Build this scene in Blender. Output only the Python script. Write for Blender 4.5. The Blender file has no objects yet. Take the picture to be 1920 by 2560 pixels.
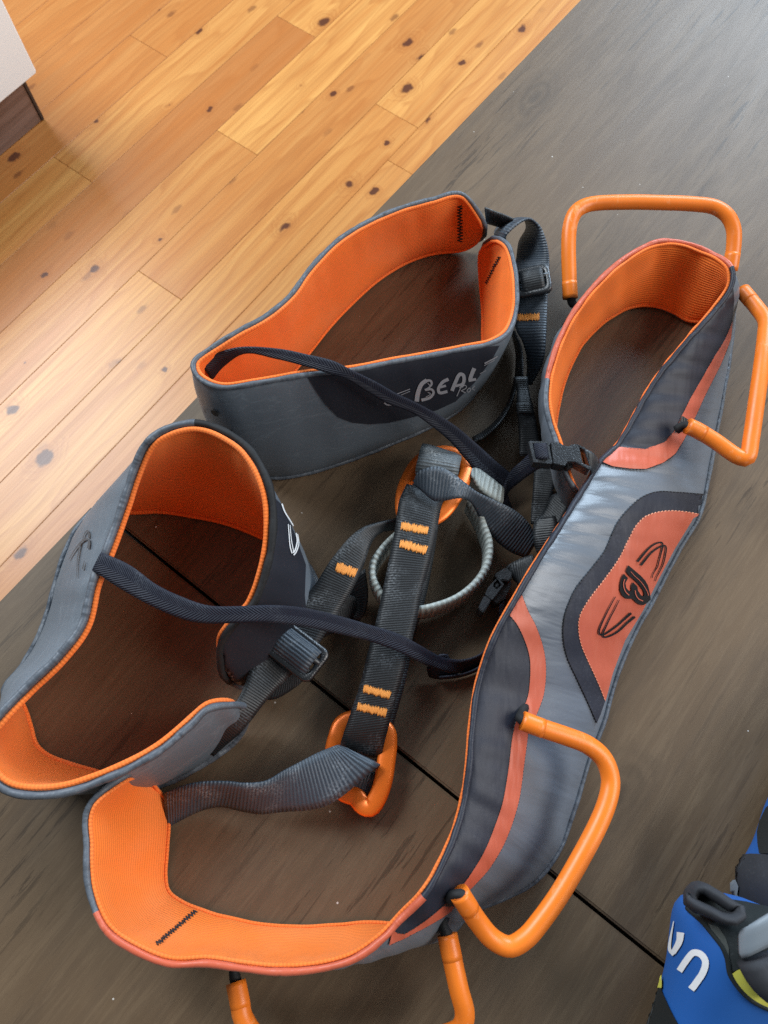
import bpy, bmesh, math, random
import numpy as np
from mathutils import Vector, Matrix
from mathutils.bvhtree import BVHTree
from mathutils.geometry import delaunay_2d_cdt
random.seed(4)
SC = bpy.context.scene
COL = SC.collection

# ------------------------------------------------------------------ camera, world, lamps, exposure
T = 0.74                      # table top above the floor
H = 0.42                      # camera above the table top
PITCH = math.radians(20)      # off straight down
FPX = 1923.0                  # focal length in photo pixels (1920 x 2560)
cd = bpy.data.cameras.new('camera'); cam = bpy.data.objects.new('camera', cd); COL.objects.link(cam)
cam.location = (0, 0, T + H); cam.rotation_euler = (PITCH, 0, 0)
cd.sensor_fit = 'VERTICAL'; cd.sensor_height = 36; cd.lens = 36 * FPX / 2560
cd.clip_start = 0.02; cd.clip_end = 60
cd.dof.use_dof = True; cd.dof.focus_distance = 0.43; cd.dof.aperture_fstop = 24
SC.camera = cam

w = bpy.data.worlds.new('World'); SC.world = w; w.use_nodes = True
bg = w.node_tree.nodes['Background']; bg.inputs[0].default_value = (0.86, 0.93, 1.0, 1); bg.inputs[1].default_value = 0.16

def lamp(name, loc, target, sx, sy, energy, col):
    ld = bpy.data.lights.new(name, 'AREA'); ld.shape = 'RECTANGLE'; ld.size = sx; ld.size_y = sy
    ld.energy = energy; ld.color = col
    o = bpy.data.objects.new(name, ld); COL.objects.link(o); o.location = loc
    o.rotation_euler = (Vector(target) - Vector(loc)).to_track_quat('-Z', 'Y').to_euler()
    return o
lamp('window_lamp', (1.85, 3.1, T + 1.75), (0.2, 0.4, T), 1.7, 1.5, 150, (0.64, 0.82, 1.0))
lamp('window_lamp', (-1.9, 1.9, T + 2.1), (-0.1, 0.35, T - 0.3), 1.7, 1.5, 150, (0.86, 0.94, 1.0))
lamp('window_lamp', (2.7, -0.2, T + 2.2), (-0.4, 0.3, T - 0.3), 2.0, 1.8, 100, (1.0, 0.97, 0.93))
SC.cycles.use_denoising = False
SC.view_settings.view_transform = 'Standard'; SC.view_settings.look = 'None'
SC.view_settings.exposure = 0.0; SC.view_settings.gamma = 1
SC.view_settings.use_curve_mapping = False

# ------------------------------------------------------------------ survey: photo point + height above the table -> place
s20, c20 = math.sin(PITCH), math.cos(PITCH)
SHEET = dict(A=(400,420,1.659), B=(1200,420,2.304), C=(0,1000,1.8433), D=(700,1060,2.2125), E=(1100,1100,2.023),
             F=(160,1860,1.565), G=(1100,1700,2.023), H=(500,1500,4.1475), I=(1220,1020,5.53), J=(1180,480,4.4233),
             K=(920,800,4.1475), M=(1560,2000,3.95), N=(1520,1340,7.9), O=(1220,780,6.145), P=(1180,1380,6.5045),
             Q=(160,1220,5.184), S=(480,1000,3.95), T=(960,2180,5.8214), U=(0,0,4.1475), V=(900,1060,4.1475),
             W=(780,1720,5.925), X=(0,0,1.0))
def ph(sheet, x, y):
    a = SHEET[sheet]; return a[0] + x / a[2], a[1] + y / a[2]
def ray(px, py):
    x = (px - 960) / FPX; y = -(py - 1280) / FPX
    return np.array([x, y * c20 + s20, y * s20 - c20])
EYE = np.array([0, 0, T + H])
def at(px, py, z):            # z in metres above the table
    r = ray(px, py); return EYE + r * ((z - H) / r[2])
def pt(sheet, x, y, zmm):
    return at(*ph(sheet, x, y), zmm / 1000)
def pts(sheet, l):
    return [pt(sheet, *p) for p in l]

# ------------------------------------------------------------------ materials
MATS = {}
def new_mat(name):
    m = bpy.data.materials.new(name); m.use_nodes = True
    nt = m.node_tree; b = nt.nodes['Principled BSDF']; MATS[name] = m
    return m, nt, b
def N(nt, t, **kw):
    n = nt.nodes.new(t)
    for k, v in kw.items():
        if k.startswith('i_'):
            n.inputs[int(k[2:]) if k[2:].isdigit() else k[2:].replace('_', ' ')].default_value = v
        else: setattr(n, k, v)
    return n
def lk(nt, a, b): nt.links.new(a, b)
def mth(nt, op, a, b=None, c=None):
    n = nt.nodes.new('ShaderNodeMath'); n.operation = op
    for i, v in enumerate((a, b, c)):
        if v is None: continue
        if isinstance(v, (int, float)): n.inputs[i].default_value = v
        else: nt.links.new(v, n.inputs[i])
    return n.outputs[0]
def mix(nt, f, a, b):
    n = nt.nodes.new('ShaderNodeMix'); n.data_type = 'RGBA'
    for i, v in ((0, f), (6, a), (7, b)):
        if isinstance(v, (int, float)): n.inputs[i].default_value = v
        elif isinstance(v, tuple): n.inputs[i].default_value = (*v[:3], 1)
        else: nt.links.new(v, n.inputs[i])
    return n.outputs[2]
def ramp(nt, f, stops):
    n = nt.nodes.new('ShaderNodeValToRGB'); e = n.color_ramp.elements
    while len(e) < len(stops): e.new(0.5)
    for i, (p, c) in enumerate(stops):
        e[i].position = p; e[i].color = (c, c, c, 1) if isinstance(c, (int, float)) else (*c, 1)
    nt.links.new(f, n.inputs[0]); return n.outputs[0]
def noise(nt, vec, scale, detail=3, rough=0.55, stretch=None, dist=0.0):
    if stretch:
        mp = nt.nodes.new('ShaderNodeMapping'); mp.inputs[3].default_value = stretch
        nt.links.new(vec, mp.inputs[0]); vec = mp.outputs[0]
    n = N(nt, 'ShaderNodeTexNoise'); n.inputs['Scale'].default_value = scale
    n.inputs['Detail'].default_value = detail; n.inputs['Roughness'].default_value = rough
    n.inputs['Distortion'].default_value = dist
    nt.links.new(vec, n.inputs['Vector']); return n.outputs[0]
def bump(nt, b, h, strength, dist, prev=None):
    n = N(nt, 'ShaderNodeBump'); n.inputs['Strength'].default_value = strength; n.inputs['Distance'].default_value = dist
    nt.links.new(h, n.inputs['Height'])
    if prev is not None: nt.links.new(prev, n.inputs['Normal'])
    nt.links.new(n.outputs[0], b.inputs['Normal']); return n.outputs[0]
def uvs(nt):
    u = N(nt, 'ShaderNodeUVMap'); u.uv_map = 'UVMap'
    s = N(nt, 'ShaderNodeSeparateXYZ'); lk(nt, u.outputs[0], s.inputs[0])
    return u.outputs[0], s.outputs[0], s.outputs[1]

def webbing(name, col, rib=0.0013, twill=False, rough=0.5, spec=0.5, dust=0.3, dustcol=(0.28, 0.31, 0.34), ribdepth=0.00013):
    m, nt, b = new_mat(name); uv, u, v = uvs(nt)
    wob = noise(nt, uv, 90, 2)
    if twill:
        tri = mth(nt, 'PINGPONG', v, 0.0058)
        ph_ = mth(nt, 'MULTIPLY', mth(nt, 'ADD', u, mth(nt, 'MULTIPLY', tri, 1.4)), 2 * math.pi / rib)
    else:
        ph_ = mth(nt, 'ADD', mth(nt, 'MULTIPLY', u, 2 * math.pi / rib), mth(nt, 'MULTIPLY', wob, 2.2))
    h = mth(nt, 'MULTIPLY_ADD', mth(nt, 'SINE', ph_), 0.5, 0.5)
    fine = noise(nt, uv, 2600, 2)
    n1 = bump(nt, b, h, 0.9, ribdepth)
    bump(nt, b, fine, 0.25, 0.0002, n1)
    d = mth(nt, 'MULTIPLY', ramp(nt, noise(nt, uv, 60, 4), [(0.5, 0), (0.75, 1)]), ramp(nt, noise(nt, uv, 900, 2), [(0.42, 0), (0.7, 1)]))
    base = mix(nt, mth(nt, 'MULTIPLY', h, 0.55), tuple(c * 0.8 for c in col), tuple(min(1, c * 1.3) for c in col))
    lk(nt, mix(nt, mth(nt, 'MULTIPLY', d, dust), base, dustcol), b.inputs['Base Color'])
    b.inputs['Roughness'].default_value = rough; b.inputs['Specular IOR Level'].default_value = spec
    return m
def lining_mat(name, col, rib=0.0016, along=True, depth=0.0005):
    m, nt, b = new_mat(name); uv, u, v = uvs(nt)
    c = v if along else u
    h = mth(nt, 'MULTIPLY_ADD', mth(nt, 'SINE', mth(nt, 'ADD', mth(nt, 'MULTIPLY', c, 2 * math.pi / rib), mth(nt, 'MULTIPLY', noise(nt, uv, 40, 2), 3))), 0.5, 0.5)
    k = mth(nt, 'MULTIPLY_ADD', mth(nt, 'SINE', mth(nt, 'MULTIPLY', (u if along else v), 2 * math.pi / 0.0011)), 0.5, 0.5)
    n1 = bump(nt, b, h, 0.7, depth); n2 = bump(nt, b, k, 0.2, 0.0002, n1)
    bump(nt, b, noise(nt, uv, 1500, 2), 0.3, 0.0002, n2)
    base = mix(nt, h, tuple(x * 0.80 for x in col), col)
    base = mix(nt, mth(nt, 'MULTIPLY', ramp(nt, noise(nt, uv, 22, 4), [(0.45, 0), (0.8, 1)]), 0.22), base, (0.78, 0.33, 0.15))
    lk(nt, base, b.inputs['Base Color'])
    b.inputs['Roughness'].default_value = 0.85; b.inputs['Specular IOR Level'].default_value = 0.2
    b.inputs['Sheen Weight'].default_value = 0.12; b.inputs['Sheen Tint'].default_value = (1, 0.6, 0.35, 1)
    return m
def cloth(name, col, rough=0.5, spec=0.5, wrinkle=0.0, dust=0.2, dustcol=(0.35, 0.38, 0.4), sheen=0.0, crease=0.0):
    m, nt, b = new_mat(name); uv, u, v = uvs(nt)
    wv = noise(nt, uv, 1900, 2)
    n = bump(nt, b, wv, 0.12, 0.0002)
    if wrinkle:
        n = bump(nt, b, noise(nt, uv, 42, 3, 0.5, (1.4, 0.32, 1), 0.3), wrinkle, 0.006, n)
        n = bump(nt, b, noise(nt, uv, 150, 3, 0.5, (1.0, 0.22, 1)), wrinkle * 0.55, 0.0016, n)
    cr_ = ramp(nt, noise(nt, uv, 30, 4, 0.6, (0.35, 1.0, 1), 1.2), [(0.485, 0), (0.5, 1), (0.515, 0)])
    big = ramp(nt, noise(nt, uv, 18, 5, 0.6), [(0.42, 0), (0.72, 1)])
    fine = ramp(nt, noise(nt, uv, 700, 3, 0.7), [(0.52, 0), (0.72, 1)])
    f = mth(nt, 'MULTIPLY', mth(nt, 'MULTIPLY', big, mth(nt, 'MULTIPLY_ADD', fine, 0.75, 0.25)), dust)
    if crease: f = mth(nt, 'ADD', f, mth(nt, 'MULTIPLY', cr_, crease))
    lk(nt, mix(nt, f, col, dustcol), b.inputs['Base Color'])
    b.inputs['Roughness'].default_value = rough; b.inputs['Specular IOR Level'].default_value = spec
    b.inputs['Sheen Weight'].default_value = sheen
    return m
def plain(name, col, rough=0.5, metal=0.0, spec=0.5, bmp=0.0, bscale=900, var=0.0, coat=0.0):
    m, nt, b = new_mat(name); tc = N(nt, 'ShaderNodeTexCoord')
    b.inputs['Roughness'].default_value = rough; b.inputs['Metallic'].default_value = metal
    b.inputs['Specular IOR Level'].default_value = spec; b.inputs['Coat Weight'].default_value = coat
    v = noise(nt, tc.outputs['Object'], 45, 4)
    lk(nt, mix(nt, mth(nt, 'MULTIPLY', v, var), col, tuple(min(1, c * 1.9 + 0.03) for c in col)), b.inputs['Base Color'])
    lk(nt, mth(nt, 'ADD', mth(nt, 'MULTIPLY', noise(nt, tc.outputs['Object'], 160, 4), 0.16), rough - 0.08), b.inputs['Roughness'])
    if bmp: bump(nt, b, noise(nt, tc.outputs['Object'], bscale, 2), bmp, 0.0004)
    return m

M = {}
M['orange_lining'] = lining_mat('orange_lining', (0.88, 0.195, 0.028), depth=0.00035)
M['coral_lining'] = lining_mat('coral_lining', (0.66, 0.125, 0.030), 0.0013)
M['orange_edge'] = lining_mat('orange_edge', (0.86, 0.19, 0.035), 0.0017, False, 0.00012)
M['leg_shell'] = cloth('leg_shell', (0.102, 0.122, 0.147), 0.44, 0.5, 0.0, 0.35, (0.30, 0.35, 0.39), 0.0, 0.12)
M['leg_navy'] = cloth('leg_navy', (0.014, 0.016, 0.024), 0.60, 0.3, 0.0, 0.12, (0.2, 0.2, 0.22))
M['black_edge'] = cloth('black_edge', (0.012, 0.012, 0.013), 0.7, 0.3, 0.2, 0.1)
M['grey_edge'] = cloth('grey_edge', (0.075, 0.088, 0.108), 0.5, 0.4, 0.9, 0.3)
M['satin_grey'] = cloth('satin_grey', (0.115, 0.132, 0.158), 0.38, 0.6, 0.34, 0.26, (0.3, 0.33, 0.36), 0.05)
M['satin_navy'] = cloth('satin_navy', (0.0165, 0.0185, 0.029), 0.50, 0.30, 0.26, 0.30, (0.16, 0.17, 0.20), 0.0)
M['satin_coral'] = cloth('satin_coral', (0.50, 0.096, 0.045), 0.44, 0.4, 0.48, 0.15, (0.75, 0.3, 0.2), 0.1)
M['black_webbing'] = webbing('black_webbing', (0.0090, 0.0108, 0.0130), dust=0.5)
M['slate_webbing'] = webbing('slate_webbing', (0.036, 0.050, 0.068), dust=0.8, rib=0.0018, ribdepth=0.00030)
M['worn_webbing'] = webbing('worn_webbing', (0.10, 0.115, 0.125), rib=0.0017, ribdepth=0.00025, dust=1.0, dustcol=(0.42, 0.45, 0.46))
M['pale_webbing'] = webbing('pale_webbing', (0.33, 0.36, 0.34), rib=0.0030, ribdepth=0.0005, dust=0.9, dustcol=(0.05, 0.06, 0.06))
M['elastic'] = webbing('elastic', (0.0105, 0.0125, 0.024), rib=0.0017, twill=True, rough=0.6, spec=0.3, dust=0.15, ribdepth=0.0003)
M['black_plastic'] = plain('black_plastic', (0.013, 0.015, 0.018), 0.33, 0, 0.7, 0.5, 1300)
M['tube_orange'] = plain('tube_orange', (0.78, 0.175, 0.012), 0.40, 0, 0.45, 0.10, 260, 0.10)
_nt = M['tube_orange'].node_tree; _b = _nt.nodes['Principled BSDF']; _tc = N(_nt, 'ShaderNodeTexCoord')
_src = _b.inputs['Base Color'].links[0].from_socket
_sc = mth(_nt, 'MULTIPLY', ramp(_nt, noise(_nt, _tc.outputs['Object'], 55, 4, 0.6), [(0.52, 0), (0.68, 1)]), ramp(_nt, noise(_nt, _tc.outputs['Object'], 420, 4, 0.7, (1, 0.35, 1)), [(0.54, 0), (0.62, 1)]))
_dk = mth(_nt, 'MULTIPLY', ramp(_nt, noise(_nt, _tc.outputs['Object'], 38, 5, 0.65), [(0.48, 0), (0.75, 1)]), 0.35)
lk(_nt, mix(_nt, mth(_nt, 'MULTIPLY', _sc, 0.5), mix(_nt, _dk, _src, (0.55, 0.115, 0.010)), (0.85, 0.42, 0.20)), _b.inputs['Base Color'])
M['ring_orange'] = plain('ring_orange', (0.84, 0.165, 0.014), 0.34, 0.35, 0.5, 0.04, 600, 0.05)
M['thread_orange'] = plain('thread_orange', (0.74, 0.27, 0.05), 0.7, var=0.3)
M['thread_black'] = plain('thread_black', (0.018, 0.016, 0.018), 0.7)
M['thread_coral'] = plain('thread_coral', (0.80, 0.33, 0.20), 0.7)
M['print_black'] = plain('print_black', (0.006, 0.006, 0.007), 0.5, spec=0.25)
M['print_grey'] = plain('print_grey', (0.055, 0.055, 0.06), 0.5)
M['print_silver'] = plain('print_silver', (0.42, 0.42, 0.46), 0.35, 0.35)
M['print_white'] = plain('print_white', (0.78, 0.80, 0.82), 0.5)

# ------------------------------------------------------------------ mesh helpers
WORLD = {}
def empty(name, loc):
    o = bpy.data.objects.new(name, None); COL.objects.link(o); o.location = loc
    o.empty_display_size = 0.05; WORLD[o.name] = tuple(loc); return o
def tag(o, label=None, cat=None, group=None, kind=None):
    for k, v in (('label', label), ('category', cat), ('group', group), ('kind', kind)):
        if v: o[k] = v
    return o
def mesh_obj(name, V, F, mat, parent=None, uv=None, smooth=True, mats=None, midx=None):
    V = np.asarray(V, float); off = np.zeros(3)
    if parent is not None: off = np.array(WORLD.get(parent.name, (0, 0, 0)))
    me = bpy.data.meshes.new(name); me.from_pydata([tuple(v) for v in (V - off)], [], [tuple(f) for f in F])
    if uv is not None:
        l = me.uv_layers.new(name='UVMap'); vi = np.empty(len(me.loops), int); me.loops.foreach_get('vertex_index', vi)
        l.data.foreach_set('uv', np.asarray(uv, float)[vi].ravel())
    for m in (mats or [mat]): me.materials.append(m)
    if midx is not None: me.polygons.foreach_set('material_index', midx)
    if smooth: me.polygons.foreach_set('use_smooth', [True] * len(me.polygons))
    me.update()
    o = bpy.data.objects.new(name, me); COL.objects.link(o)
    if parent is not None: o.parent = parent
    WORLD[o.name] = tuple(off)
    return o
def fix_normals(o):
    bm = bmesh.new(); bm.from_mesh(o.data); bmesh.ops.recalc_face_normals(bm, faces=bm.faces); bm.to_mesh(o.data); bm.free(); return o

def spline(P, t, q):          # Catmull-Rom through P at parameters t, read at q
    P = np.asarray(P, float); n = len(P)
    m = np.zeros_like(P)
    for i in range(n):
        a, b = max(0, i - 1), min(n - 1, i + 1)
        m[i] = (P[b] - P[a]) / (t[b] - t[a])
    k = np.clip(np.searchsorted(t, q, side='right') - 1, 0, n - 2)
    h = (t[k + 1] - t[k]); x = ((q - t[k]) / h)[:, None]; h = h[:, None]
    return ((2*x**3 - 3*x**2 + 1) * P[k] + (x**3 - 2*x**2 + x) * h * m[k] + (-2*x**3 + 3*x**2) * P[k+1] + (x**3 - x**2) * h * m[k+1])
def chord(P):
    d = np.linalg.norm(np.diff(np.asarray(P), axis=0), axis=1); return np.concatenate([[0], np.cumsum(np.maximum(d, 1e-6))])
def smooth_path(P, step=0.002, closed=False):
    P = np.asarray(P, float)
    if closed: P = np.vstack([P[-2:], P, P[:3]])
    t = chord(P)
    if closed:
        q = np.linspace(t[2], t[-3], max(16, int((t[-3] - t[2]) / step)))[:-1]
    else: q = np.linspace(0, t[-1], max(4, int(t[-1] / step)))
    return spline(P, t, q)
def sheet(L, R, step, sv):    # grid of points between two edges
    L = np.asarray(L, float); R = np.asarray(R, float)
    t = chord((L + R) / 2); q = np.linspace(0, t[-1], max(6, int(t[-1] / step)))
    l, r = spline(L, t, q), spline(R, t, q)
    sv = np.asarray(sv)[None, :, None]
    P = l[:, None] * (1 - sv) + r[:, None] * sv
    return P
def normals(P):
    du = np.gradient(P, axis=0); dv = np.gradient(P, axis=1)
    n = np.cross(du, dv); n /= np.maximum(np.linalg.norm(n, axis=2, keepdims=True), 1e-12); return n
def uvgrid(P):
    c = P.mean(1); u = chord(c); wd = np.linalg.norm(P[:, -1] - P[:, 0], axis=1)
    v = np.concatenate([np.zeros((len(P), 1)), np.cumsum(np.linalg.norm(np.diff(P, axis=1), axis=2), axis=1)], 1)
    v = v - wd[:, None] / 2
    return np.stack([np.repeat(u[:, None], P.shape[1], 1), v], 2)
def gridfaces(n, m, off=0, flip=False):
    F = []
    for i in range(n - 1):
        for j in range(m - 1):
            a = off + i * m + j; f = (a, a + m, a + m + 1, a + 1)
            F.append(f[::-1] if flip else f)
    return F
def ribbon(name, L, R, mat, parent, th=0.0016, step=0.002, m=7, cup=0.0, wob=0.0):
    sv = np.linspace(0, 1, m); P = sheet(L, R, step, sv); n = normals(P)
    if cup: P = P + n * (cup * (1 - (2 * sv - 1) ** 2))[None, :, None]
    if wob:
        ph0 = random.random() * 6
        k = np.arange(len(P)); P = P + n * (wob * np.sin(k * 0.21 + ph0) * np.sin(k * 0.083 + 2 * ph0))[:, None, None] * (0.4 + sv)[None, :, None]
    n = normals(P); uv = uvgrid(P); k, mm = P.shape[:2]
    e = np.ones(mm); e[0] = e[-1] = 0.55
    A = P + n * (th / 2 * e)[None, :, None]; B = P - n * (th / 2 * e)[None, :, None]
    V = np.vstack([A.reshape(-1, 3), B.reshape(-1, 3)]); U = np.vstack([uv.reshape(-1, 2)] * 2); o2 = k * mm
    F = gridfaces(k, mm) + gridfaces(k, mm, o2, True)
    for i in range(k - 1):
        a, b = i * mm, (i + 1) * mm; F += [(a, o2 + a, o2 + b, b), (a + mm - 1, b + mm - 1, o2 + b + mm - 1, o2 + a + mm - 1)]
    for j in range(mm - 1):
        F += [(j, j + 1, o2 + j + 1, o2 + j), ((k - 1) * mm + j, o2 + (k - 1) * mm + j, o2 + (k - 1) * mm + j + 1, (k - 1) * mm + j + 1)]
    o = mesh_obj(name, V, F, mat, parent, U); fix_normals(o)
    BV[o.name] = BVHTree.FromPolygons([tuple(v) for v in V], F)
    return o
BV = {}
def tube(name, P, r, mat, parent, sides=14, closed=False, flat=1.0, up=(0, 0, 1), cap=True, mats=None, midx_fn=None, rfun=None):
    P = np.asarray(P, float); n = len(P)
    if closed: Tn = np.roll(P, -1, 0) - np.roll(P, 1, 0)
    else: Tn = np.gradient(P, axis=0)
    Tn /= np.linalg.norm(Tn, axis=1, keepdims=True)
    V = []; U = []; x = np.array(up, float); ln = chord(P)
    if abs(np.dot(x, Tn[0])) > 0.95: x = np.array([1.0, 0, 0])
    for i in range(n):
        if flat != 1.0: x = np.array(up, float)
        x = x - Tn[i] * np.dot(x, Tn[i]); x /= np.linalg.norm(x); y = np.cross(Tn[i], x)
        rr = r * (rfun(i / (n - 1)) if rfun else 1)
        for k in range(sides):
            a = 2 * math.pi * k / sides
            V.append(P[i] + x * math.cos(a) * rr * flat + y * math.sin(a) * rr); U.append((ln[i], r * a))
    F = []; mi = []
    for i in range(n if closed else n - 1):
        for k in range(sides):
            a, b = i * sides + k, i * sides + (k + 1) % sides; j = ((i + 1) % n) * sides
            F.append((a, b, j + (k + 1) % sides, j + k)); mi.append(midx_fn(i / n) if midx_fn else 0)
    if cap and not closed:
        F += [tuple(range(sides))[::-1], tuple((n - 1) * sides + k for k in range(sides))]
        mi += [midx_fn(0) if midx_fn else 0, midx_fn(1) if midx_fn else 0]
    o = mesh_obj(name, V, F, mat, parent, U, mats=mats, midx=mi if mats else None)
    return o

def solve_top(rim, bot, W, upright=True):     # height of the rim so that the pad is W metres wide there
    r = ray(*rim); r = r / np.linalg.norm(r); d = EYE - bot
    b = np.dot(d, r); c = np.dot(d, d) - W * W; disc = b * b - c
    tmin = -b
    t = tmin - math.sqrt(max(disc, 0)) if upright else tmin + math.sqrt(max(disc, 0))
    return EYE + r * t, math.sqrt(max(np.dot(d, d) - b * b, 0))
def pad_edges(sh, st, tag_=''):
    L, R = [], []
    for s in st:
        (rx, ry), (bx, by), W, zb = s[:4]; up = s[4] if len(s) > 4 else True
        b = pt(sh, bx, by, zb); q, mn = solve_top(ph(sh, rx, ry), b, W / 1000, up)
        if DEBUG: print('%s rim %s W %.0f min %.0f ztop %.0f' % (tag_, (rx, ry), W, mn * 1000, (q[2] - T) * 1000))
        L.append(b); R.append(q)
    return L, R
DEBUG = False

class Pad:
    """a padded band: outer shell, inner lining, rolled edges"""
    def __init__(s, name, L, R, parent, th=0.0052, flip=1, shell=None, lining=None, bulge=0.0, end=(0.02, 0.02), edge=None, edge_fn=None, label=None, pucker=0.0, ledge=0.0010, edge_off=0.0009, er=0.0014):
        mth_ = 22; ang = np.linspace(-math.pi / 2, math.pi / 2, mth_ + 1); sv = (np.sin(ang) + 1) / 2
        P = sheet(L, R, 0.0022, sv); k = len(P); c = P.mean(1); u = chord(c)
        mid = (P[:, :1] + P[:, -1:]) / 2
        hw = np.linalg.norm(P[:, -1] - P[:, 0], axis=1) / 2
        f = np.ones(k)
        for i in range(k):
            for d, e in ((u[i], end[0]), (u[-1] - u[i], end[1])):
                if e > 0 and d < e:
                    x = 1 - d / e; f[i] = min(f[i], max(0.02, 1 - (e / max(hw[i], 1e-4)) * (1 - math.sqrt(max(0, 1 - x * x)))))
        P = mid + (P - mid) * f[:, None, None]
        n = normals(P) * flip
        n = n / np.maximum(np.linalg.norm(n, axis=2, keepdims=True), 1e-9)
        t = (2 * sv - 1)
        if bulge:
            bl = bulge if np.ndim(bulge) else np.full(k, bulge)
            P = P + n * bl[:, None, None] * (1 - t ** 2)[None, :, None]; n = normals(P) * flip
        if pucker:
            def wav(l0, l1, m_=5):
                return sum(math.sqrt(1 / m_) * np.sin(2 * math.pi * u / random.uniform(l0, l1) + random.uniform(0, 6.3)) for _ in range(m_))
            P = P + n * pucker * (wav(0.010, 0.026)[:, None] * (((1 + t) / 2) ** 2 * (1 - t ** 6))[None] + 0.7 * wav(0.012, 0.03)[:, None] * (((1 - t) / 2) ** 2 * (1 - t ** 6))[None]
                                  + 1.3 * wav(0.05, 0.12)[:, None] * (1 - t ** 2)[None] + 0.9 * wav(0.03, 0.06)[:, None] * (t * (1 - t ** 2))[None])[:, :, None]
            n = normals(P) * flip
        prof = np.sqrt(np.maximum(0, 1 - np.abs(t) ** 5)) * th / 2
        taper = np.minimum(1, np.minimum(u, u[-1] - u) / 0.004) ** 0.5
        pr = (prof[None] * taper[:, None])[:, :, None]
        s.P, s.n, s.u = P, n, u
        uv = uvgrid(P)
        A = P + n * pr; B = P - n * pr
        F = gridfaces(k, mth_ + 1)
        ff = F if flip > 0 else [x[::-1] for x in F]
        s.shell = mesh_obj(name, A.reshape(-1, 3), ff, shell, parent, uv.reshape(-1, 2))
        s.lining = mesh_obj('lining', B.reshape(-1, 3), [x[::-1] for x in ff], lining, s.shell, uv.reshape(-1, 2))
        s.bv = BVHTree.FromPolygons([tuple(v) for v in A.reshape(-1, 3)], F)
        s.bvl = BVHTree.FromPolygons([tuple(v) for v in B.reshape(-1, 3)], F)
        per = lambda o, cut: np.vstack([(P[:, -1] + n[:, -1] * o)[cut:k - cut]])
        rim = P[:, -1]; bot = P[:, 0]
        loop = np.vstack([bot, rim[::-1]])
        nn = np.vstack([n[:, 0], n[:, -1][::-1]])
        wob = lambda a: 1 + 0.08 * math.sin(a * 310) + random.uniform(-0.06, 0.06)
        d = np.linalg.norm(np.diff(loop, axis=0), axis=1); keep = np.concatenate([[True], d > 0.0004])
        loop, nn = loop[keep], nn[keep]
        def m_of(a):               # fraction round the loop: second half is the rim, running backwards
            if edge_fn is None or a < 0.5: return 0
            return edge_fn(1 - (a - 0.5) * 2)
        tube('edge_binding', loop + nn * edge_off, er, None, s.shell, 8, True, mats=edge, midx_fn=m_of, rfun=wob)
        if ledge:
            tube('lining_edge', loop - nn * 0.0012, ledge, M['orange_edge'], s.shell, 8, True)
        if label: s.shell['label'] = label

def drape(bv, px, py, lift=0.0005):
    r = Vector(ray(px, py)).normalized(); hit, nrm, i, d = bv.ray_cast(Vector(EYE), r)
    if hit is None:
        a = Vector(EYE) + r * 0.42
        for _ in range(6):
            hit, nrm, i, d = bv.find_nearest(a)
            a = Vector(EYE) + r * (hit - Vector(EYE)).dot(r)
    if nrm.dot(r) > 0: nrm = -nrm
    return np.array(hit + nrm * lift), np.array(nrm)
def densify(poly, step, closed=True):
    out = []; n = len(poly)
    for i in range(n if closed else n - 1):
        a, b = np.array(poly[i], float), np.array(poly[(i + 1) % n], float); k = max(1, int(np.linalg.norm(b - a) / step))
        out += [tuple(a + (b - a) * j / k) for j in range(k)]
    if not closed: out.append(tuple(poly[-1]))
    return out
def curve2(poly, step=3, closed=False):
    p = np.array([(*q, 0) for q in poly], float); return [tuple(q[:2]) for q in smooth_path(p, step, closed)]
def patch(name, bv, poly, mat, parent, lift=0.0006, grid=9, uvrot=0.0):
    """a cut of cloth or print lying on a surface; poly in photo pixels"""
    poly = densify(poly, grid * 0.7); a = np.array(poly)
    x0, y0 = a.min(0); x1, y1 = a.max(0); inner = []
    for gx in np.arange(x0 + grid / 2, x1, grid):
        for gy in np.arange(y0 + grid / 2, y1, grid): inner.append((gx, gy))
    n = len(poly)
    vs, es, fs, *_ = delaunay_2d_cdt([Vector(p) for p in poly + inner], [], [list(range(n))], 1, 1e-5)
    V = [drape(bv, v.x, v.y, lift)[0] for v in vs]
    u = np.array([(v.x * math.cos(uvrot) - v.y * math.sin(uvrot), v.x * math.sin(uvrot) + v.y * math.cos(uvrot)) for v in vs]) / 4700.0
    return mesh_obj(name, V, [f for f in fs], mat, parent, u)
def stroke_poly(p, w0, w1=None, closed=False):
    p = np.array(curve2(p, 2.0)); n = len(p); t = np.gradient(p, axis=0); t /= np.linalg.norm(t, axis=1, keepdims=True)
    nn = np.stack([-t[:, 1], t[:, 0]], 1); w1 = w0 if w1 is None else w1
    ww = (np.linspace(w0, w1, n) / 2)[:, None]
    return np.vstack([p + nn * ww, (p - nn * ww)[::-1]])
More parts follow.
